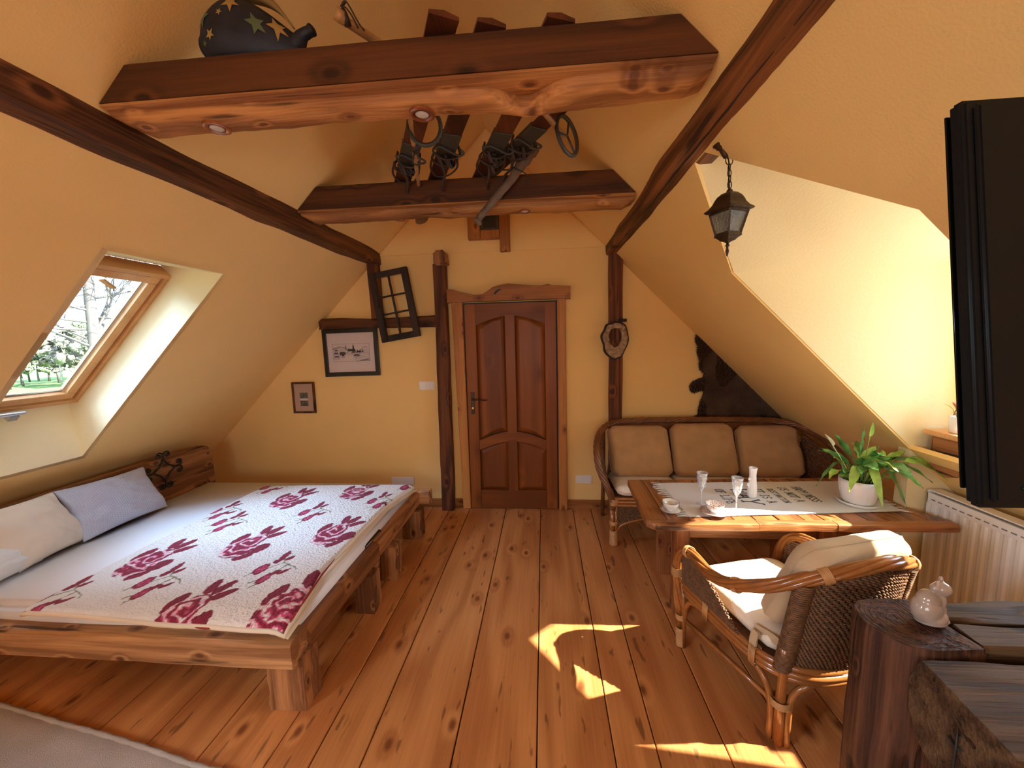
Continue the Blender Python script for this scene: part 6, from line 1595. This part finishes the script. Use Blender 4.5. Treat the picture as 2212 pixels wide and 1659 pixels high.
# ---------------------------------------------------------------- skis and poles on the tie beams
def ski(label, p, q_, z, yb_, seed, toe=2.05):
    """p, q_: xy of upper (near) end and a far point, tip curling down at yb_"""
    p = Vector(p); q_ = Vector(q_); d = (q_-p).normalized(); s_ = Vector((d.y, -d.x))
    L_ = (yb_-p.y)/d.y
    t = thing('ski', label, 'ski', (p.x, p.y, z), 'old wooden skis laid across the tie beams')
    mb = MB(); rings = []; n_ = 46
    for i in range(n_+1):
        f_ = i/n_; c_ = p+d*L_*f_; hw = .043+.006*f_+ (.004 if f_ < .1 else 0)
        e = 0
        zz = z
        if f_ > .86: g_ = (f_-.86)/.14; zz = z + (.030 if yb_ > 3.3 else .085)*g_*g_; hw *= (1-.75*g_**3)
        th_ = .010 if f_ < .8 else .007
        mid_ = .004*math.cos(f_*6)
        rings.append([(c_.x-s_.x*hw, c_.y-s_.y*hw, zz-th_*.6), (c_.x+s_.x*hw, c_.y+s_.y*hw, zz-th_*.6), (c_.x+s_.x*hw, c_.y+s_.y*hw, zz+th_*.5), (c_.x, c_.y, zz+th_+mid_), (c_.x-s_.x*hw, c_.y-s_.y*hw, zz+th_*.5)])
    mb.loft(rings); build(mb, 'ski_blade', M['ski'], t, smooth=True)
    c_ = p+d*((toe-p.y)/d.y)
    def Q(a, b, h): e = c_+s_*a*.9+d*b; return (e.x, e.y, z+(h*.62 if h < -.012 else h))
    # binding seen from below: foot plate, toe straps, heel strap
    mb = MB(); mb.hexa([Q(-.052,-.16,-.012),Q(.052,-.16,-.012),Q(.052,.10,-.012),Q(-.052,.10,-.012),Q(-.052,-.16,.014),Q(.052,-.16,.014),Q(.052,.10,.014),Q(-.052,.10,.014)]); mb.bevel(.003,1); build(mb, 'foot_plate', M['skimetal'], t)
    random.seed(seed)
    for (nm, pts, r_) in (('toe_strap', [Q(-.058,.0,.02),Q(-.070,.01,-.03),Q(-.03,.03,-.060),Q(.03,.02,-.062),Q(.072,.0,-.035),Q(.060,-.01,.02)], .011),
                          ('toe_strap', [Q(-.058,.08,.01),Q(-.078,.09,-.035),Q(-.02,.11,-.065),Q(.05,.10,-.055),Q(.080,.09,-.02),Q(.060,.08,.015)], .009),
                          ('heel_strap', [Q(.070,.05,-.02),Q(.085,.14,-.050),Q(.05,.22,-.075),Q(-.02,.24,-.08),Q(-.075,.16,-.055),Q(-.072,.06,-.02)], .006),
                          ('hanging_strap', [Q(-.02,.12,-.06),Q(.01,.17,-.10),Q(.0,.22,-.14),Q(.02,.28,-.175)], .008),
                          ('toe_iron', [Q(-.060,-.03,-.012),Q(-.085,-.04,-.045),Q(-.050,-.05,-.030),Q(.0,-.03,-.035),Q(.06,-.02,-.055),Q(.092,-.03,-.040),Q(.062,-.03,-.010)], .006)):
        pts = [(x+random.uniform(-.008,.008), y+random.uniform(-.008,.008), h) for x, y, h in pts]
        mb = MB(); mb.tube(catmull(pts, 5), r_, 6, flat=.45 if nm != 'toe_iron' else 1); build(mb, nm, M['leather'] if nm != 'toe_iron' else M['skimetal'], t, smooth=2)
    mb = MB(); 
    for k in range(5):
        a, b = random.uniform(-.04,.04), random.uniform(.03,.15)
        mb.tube(catmull([Q(a-.03,b-.03,-.03),Q(a,b,-.065-.01*k),Q(a+.03,b+.03,-.05),Q(a+.02,b-.02,-.035)], 4), .010, 6, flat=.4)
    build(mb, 'leather_lashing', M['leather'], t, smooth=2)
    return t
ski('leftmost of the four old wooden skis across the tie beams', (-.290,1.285), (-.883,2.511), 2.662, 2.95, 1, toe=2.16)
ski('second old ski from the left, its tip showing beyond the farther beam', (-.148,1.33), (-.666,2.506), 2.662, 3.44, 2, toe=2.10)
ski('third old wooden ski from the left across the tie beams', (.070,1.335), (-.386,2.511), 2.662, 3.0, 3, toe=2.12)
ski('rightmost old wooden ski, lying askew over its neighbour', (.275,1.56), (-.335,2.53), 2.690, 2.95, 4, toe=2.14)
def basket(mb, c_, nrm_, R, r_, spokes=3):
    c_ = Vector(c_); nrm_ = Vector(nrm_).normalized(); a_ = nrm_.orthogonal().normalized(); b_ = nrm_.cross(a_)
    mb.tube([c_+(a_*math.cos(2*PI*i/28)+b_*math.sin(2*PI*i/28))*R for i in range(28)], r_, 8, loop=True)
    for k in range(spokes):
        an = 2*PI*k/spokes+.5; mb.tube([c_, c_+(a_*math.cos(an)+b_*math.sin(an))*R], r_*.55, 6)
pg = 'old ski poles on the tie beams'
t = thing('ski_pole', 'cane ski pole with ring basket hanging beside the leftmost ski', 'ski pole', (-.55,1.83,2.58), pg)
mb = MB(); mb.tube(catmull([(-.535,1.66,2.60), (-.600,1.90,2.575), (-.66,2.12,2.565), (-.735,2.385,2.60)], 8), [.010+.0012*math.sin(i*1.4) for i in range(25)], 8); build(mb, 'shaft', M['bamboo'], t, smooth=2)
mb = MB(); basket(mb, (-.505,1.765,2.600), (.15,-1,-.35), .070, .0095, 0); build(mb, 'ring_basket', M['skimetal'], t, smooth=2)
mb = MB(); mb.tube([(-.585,1.87,2.578),(-.590,1.885,2.577),(-.605,1.93,2.574)], [.016,.017,.012], 10); mb.tube(catmull([(-.60,1.9,2.56),(-.62,1.94,2.53),(-.58,1.93,2.52),(-.59,1.89,2.56)],5), .004, 5); build(mb, 'leather_sleeve', M['leather'], t, smooth=2)
t = thing('ski_pole', 'wooden ski pole whose spoked ring basket hangs right of the skis', 'ski pole', (.10,1.89,2.6), pg)
mb = MB(); mb.tube([(.105,1.895,2.585), (.03,1.80,2.625), (-.12,1.62,2.70)], .012, 8); build(mb, 'shaft', M['bamboo'], t, smooth=2)
mb = MB(); basket(mb, (.122,1.905,2.590), (.75,-.55,.12), .085, .0095, 3); build(mb, 'ring_basket', M['skimetal'], t, smooth=2)
t = thing('ski_pole', 'wooden pole end with dark wrist strap above the left of the nearer beam', 'ski pole', (-.64,1.33,2.72), pg)
mb = MB(); mb.tube([(-.653,1.322,2.728),(-.640,1.334,2.722),(-.63,1.35,2.718),(-.52,1.46,2.692),(-.36,1.62,2.676),(-.1,1.9,2.672)], [.019,.0195,.014,.0135,.0125,.012], 12); build(mb, 'shaft', M['bamboo'], t, smooth=2)
mb = MB(); mb.tube([(-.636,1.338,2.740),(-.628,1.334,2.722),(-.626,1.350,2.704)], .012, 8); mb.tube(catmull([(-.632,1.322,2.742),(-.612,1.310,2.747),(-.598,1.312,2.728),(-.585,1.312,2.703),(-.572,1.312,2.680),(-.555,1.303,2.655)], 6), .0055, 6, flat=.5)
mb.tube(catmull([(-.630,1.32,2.738),(-.612,1.308,2.728),(-.592,1.307,2.700),(-.575,1.305,2.664)], 6), .0045, 6, flat=.5); build(mb, 'wrist_strap', M['leather'], t, smooth=2)
t = thing('walking_stick', 'knotty grey wooden stick with flared head hanging over the farther beam', 'stick', (-.1,2.3,2.6))
st_pts = [(-.045,2.285,2.735),(-.060,2.29,2.715),(-.085,2.295,2.675),(-.120,2.30,2.635),(-.165,2.32,2.585),(-.225,2.33,2.525),(-.285,2.335,2.465),(-.335,2.335,2.412),(-.360,2.335,2.388),(-.375,2.335,2.365),(-.388,2.335,2.352)]
mb = MB(); mb.tube(catmull(st_pts, 5), [ (.048,.044,.036,.030,.026,.024,.022,.021,.020,.020,.0195,.019)[min(11, i//4)] if i < 44 else (.024 + .006*math.sin((i-44)*.7)) for i in range(51)], 12)
for v in mb.bm.verts: v.co += Vector((nz3(v.co.x*40, v.co.z*40, 1), nz3(v.co.x*40, v.co.z*40, 4), nz3(v.co.x*40, v.co.z*40, 8)))*.004
build(mb, 'stick_shaft', M['bark'], t, smooth=2)
mb = MB(); mb.tube(catmull([(-.085,2.275,2.665),(-.14,2.27,2.655),(-.155,2.275,2.625),(-.115,2.27,2.60),(-.095,2.27,2.59),(-.075,2.27,2.57),(-.085,2.275,2.54),(-.10,2.28,2.525)], 6), .006, 6, flat=.5); build(mb, 'leather_thong', M['leather'], t, smooth=2)

# ---------------------------------------------------------------- painted figure on the nearer beam
fg = thing('star_painted_figure', 'dark blue figure painted with stars lying on the nearer beam', 'figurine', (-.98, 1.40, 2.63))
def figprof(u):  # returns centre z, half height
    top = [2.740, 2.797, 2.826, 2.842, 2.846, 2.842, 2.830, 2.812, 2.790, 2.765, 2.740, 2.722, 2.735, 2.738][min(13, int(u*13))]
    t2 = [2.740, 2.797, 2.826, 2.842, 2.846, 2.842, 2.830, 2.812, 2.790, 2.765, 2.740, 2.722, 2.735, 2.738][min(13, int(u*13)+1)]
    return top+(t2-top)*(u*13-int(u*13))
def figp(u, a):
    x = -1.165+.345*u; zt_ = figprof(u*.84); zb_ = 2.634 + (.035*(1-u/.12) if u < .12 else 0)
    cz_ = (zt_+zb_)/2; hh = (zt_-zb_)/2; wy = .075*math.sin(PI*min(1, max(.02, u)**.6*.93+.04))**.6+.006
    c_, s_ = math.cos(a), math.sin(a)
    sg = lambda v, e: math.copysign(abs(v)**e, v)
    return Vector((x, 1.405+wy*sg(c_, .85), cz_+hh*sg(s_, .8)))
mb = MB(); rings = [[figp(i/40, 2*PI*k/32) for k in range(32)] for i in range(41)]
mb.loft(rings); build(mb, 'body', M['fabric_star'], fg, smooth=2)
mb = MB(); mb.tube(catmull([(-.845,1.40,2.690),(-.815,1.395,2.722),(-.785,1.392,2.733),(-.768,1.39,2.740)], 5), [.030,.029,.027,.025,.023,.021,.019,.018,.018,.017,.017,.018,.019,.019,.017,.010], 14); build(mb, 'snout', M['fabric_star'], fg, smooth=2)
def flatstar(cu, ca, R, mt, rot):
    mb = MB(); pts = []
    for k in range(10):
        r_ = R if k % 2 == 0 else R*.42; an = rot+PI*k/5
        pts.append((r_*math.cos(an), r_*math.sin(an)))
    c0 = figp(cu, ca); e = .01
    tu = (figp(cu+e, ca)-figp(cu-e, ca)).normalized(); ta = (figp(cu, ca+e)-figp(cu, ca-e)).normalized(); nn_ = tu.cross(ta).normalized()
    if nn_.y > 0: nn_ = -nn_
    def P(x, y): 
        q_ = c0+tu*x+ta*y
        # project onto body: search in parameter space
        u_ = cu+x/.345; a_ = ca+y/max(.02, (figp(cu, ca+e)-figp(cu, ca-e)).length/(2*e))
        return figp(min(.99, max(.01, u_)), a_)+nn_*.0022
    cen = mb.bm.verts.new(P(0, 0)); vs2 = [mb.bm.verts.new(P(*p)) for p in pts]; mids = [mb.bm.verts.new(P(p[0]*.5, p[1]*.5)) for p in pts]
    for k in range(10):
        mb.bm.faces.new([vs2[k], vs2[(k+1)%10], mids[(k+1)%10], mids[k]]); mb.bm.faces.new([cen, mids[k], mids[(k+1)%10]])
    build(mb, 'painted_star', mt, fg)
for (cu, ca, R, mt, rot) in ((.13,2.75,.030,'star_green',.4),(.42,2.62,.032,'star_gold',.2),(.65,3.05,.035,'star_green',.5),(.83,2.75,.034,'star_gold',.3),(.32,2.95,.012,'star_gold',.2),(.20,3.35,.018,'star_gold',.5),(.12,3.5,.010,'star_green',.1)):
    flatstar(cu, ca, R, M[mt], rot)
mb = MB()
fl = catmull([(-1.125,1.375,2.885),(-1.06,1.375,2.858),(-.99,1.375,2.852),(-.93,1.372,2.832),(-.88,1.37,2.795),(-.83,1.37,2.735)], 6)
rows = []
for i, p in enumerate(fl):
    f_ = i/(len(fl)-1); w_ = .035*math.sin(PI*min(1, f_*.9+.03))**.7
    rows.append([p+Vector((0,-w_*.2,w_*.55)), p+Vector((0,w_,w_*.2)), p+Vector((0,w_*.9,-w_*.2)), p+Vector((0,-w_*.3,-w_*.25))])
mb.loft(rows); build(mb, 'ear_flap', M['olive'], fg, smooth=2)

# ---------------------------------------------------------------- outside the skylight
mb = MB(); mb.grid(lambda u, v: (-12-120*u, -40+190*v, -4.0+.5*nz3(u*6, v*8, 1)), 24, 30); build(mb, 'meadow', M['grass'], loc=(-60, 50, -4), smooth=2, kind='structure')
def branch(mb, p, d, r_, L_, depth, rnd):
    pts = [p]; n_ = 5; dd = d.normalized(); q_ = p
    for i in range(n_):
        dd = (dd + Vector((rnd.uniform(-1,1), rnd.uniform(-1,1), rnd.uniform(-.5,.7)))*.16).normalized(); q_ = q_+dd*L_/n_; pts.append(q_)
    mb.tube(pts, [max(.010, r_*(1-.12*i)) for i in range(n_+1)], 6 if depth > 2 else 4)
    if depth == 0: return
    k = 4 if depth > 2 else 4
    for j in range(k):
        f_ = 1+int((j+1)/k*(n_-1)); b = pts[min(n_, f_+rnd.randint(0, 1))]
        ax = Vector((rnd.uniform(-1,1), rnd.uniform(-1,1), rnd.uniform(-.2,.9))).normalized()
        nd = (dd*.75+ax*.95).normalized()
        branch(mb, b, nd, r_*.50, L_*.66, depth-1, rnd)
rt = random.Random(4)
bt = thing('bare_tree', 'tall bare tree with forked trunk close outside the skylight', 'tree', (-17.6, 13.7, -4))
mb = MB(); base = Vector((-17.6, 13.7, -4)); side_ = Vector((.618,.785,0))
tr = [base, Vector((-17.6,13.72,-1.5)), Vector((-17.6,13.76,.6)), Vector((-17.6,13.85,2.2)), Vector((-17.6,13.88,3.6)), Vector((-17.6,13.95,5.2)), Vector((-17.6,13.8,8))]
mb.tube(catmull(tr, 6), [.26-.004*i for i in range(37)], 10); mb.tube(catmull([Vector((-17.6,13.86,1.9)), Vector((-17.7,14.3,2.83)), Vector((-17.7,14.68,3.7)), Vector((-17.8,14.75,4.6)), Vector((-17.8,15.1,6))], 5), [.12-.004*i for i in range(21)], 8); build(mb, 'trunk', M['trunk'], bt, smooth=2)
mb = MB()
branch(mb, Vector((-17.7,14.68,3.7)), side_*.75+Vector((0,0,.6)), .06, 1.8, 3, rt)
for j in range(15):
    b = catmull(tr, 6)[15+int(j*1.1)]; sg = -1 if j % 3 else 1
    branch(mb, b, side_*sg*rt.uniform(.8,1.3)+Vector((0,0,rt.uniform(-.25,.9)))+Vector((rt.uniform(-.4,.4),rt.uniform(-.4,.4),0)), .055, 1.9, 3, rt)
build(mb, 'branches', M['trunk'], bt, smooth=2, kind='stuff')
def wood_tree(kind, seed):
    r_ = random.Random(seed)
    t = thing('woodland_tree', '', 'tree', (0, 0, 0), 'trees of the wood beyond the meadow')
    mb = MB(); mb.tube([(0,0,0),(.1,.1,3),(0,.2,7),(.1,.1,10)], [.22,.17,.12,.04], 7); build(mb, 'trunk', M['birch'] if kind == 'b' else M['trunk'], t, smooth=2)
    mb = MB()
    for k in range(34 if kind != 'b' else 22):
        h = r_.uniform(3.0 if kind != 'b' else 5, 10.5); sp = 2.2*math.sin(PI*(h-2)/9.5)+.3
        c_ = Vector((r_.uniform(-sp,sp), r_.uniform(-sp,sp), h))
        bmesh.ops.create_icosphere(mb.bm, subdivisions=2, radius=r_.uniform(.35,.8), matrix=Matrix.Translation(c_))
    for v in mb.bm.verts: v.co += Vector((nz3(*v.co, 2.5), nz3(v.co.y, v.co.z, v.co.x, 2.7), nz3(v.co.z, v.co.x, v.co.y, 2.6)))*.75
    build(mb, 'crown', M['foliage'] if kind == 'g' else M['foliage_b'], t, smooth=2)
    return t
protos = [wood_tree('b', 1), wood_tree('g', 2), wood_tree('n', 3)]
lbl = ['slender pale-barked tree in the wood beyond the meadow', 'fresh green leafy tree in the wood beyond the meadow', 'brownish unleafed tree in the wood beyond the meadow']
rw = random.Random(8); used = [False]*3
for i in range(36):
    k = i % 3; d0 = 88+rw.uniform(0, 26); az = math.radians(27+i*.5 + rw.uniform(-.5,.5))
    r = protos[k] if not used[k] else dup(protos[k]); used[k] = True
    r.location = (-d0*math.cos(az), d0*math.sin(az), -4.0); r.rotation_euler = (0, 0, rw.uniform(0, 6.28)); s_ = rw.uniform(.6, .95); r.scale = (s_, s_, s_*rw.uniform(.8,1.15)); r['label'] = lbl[k]
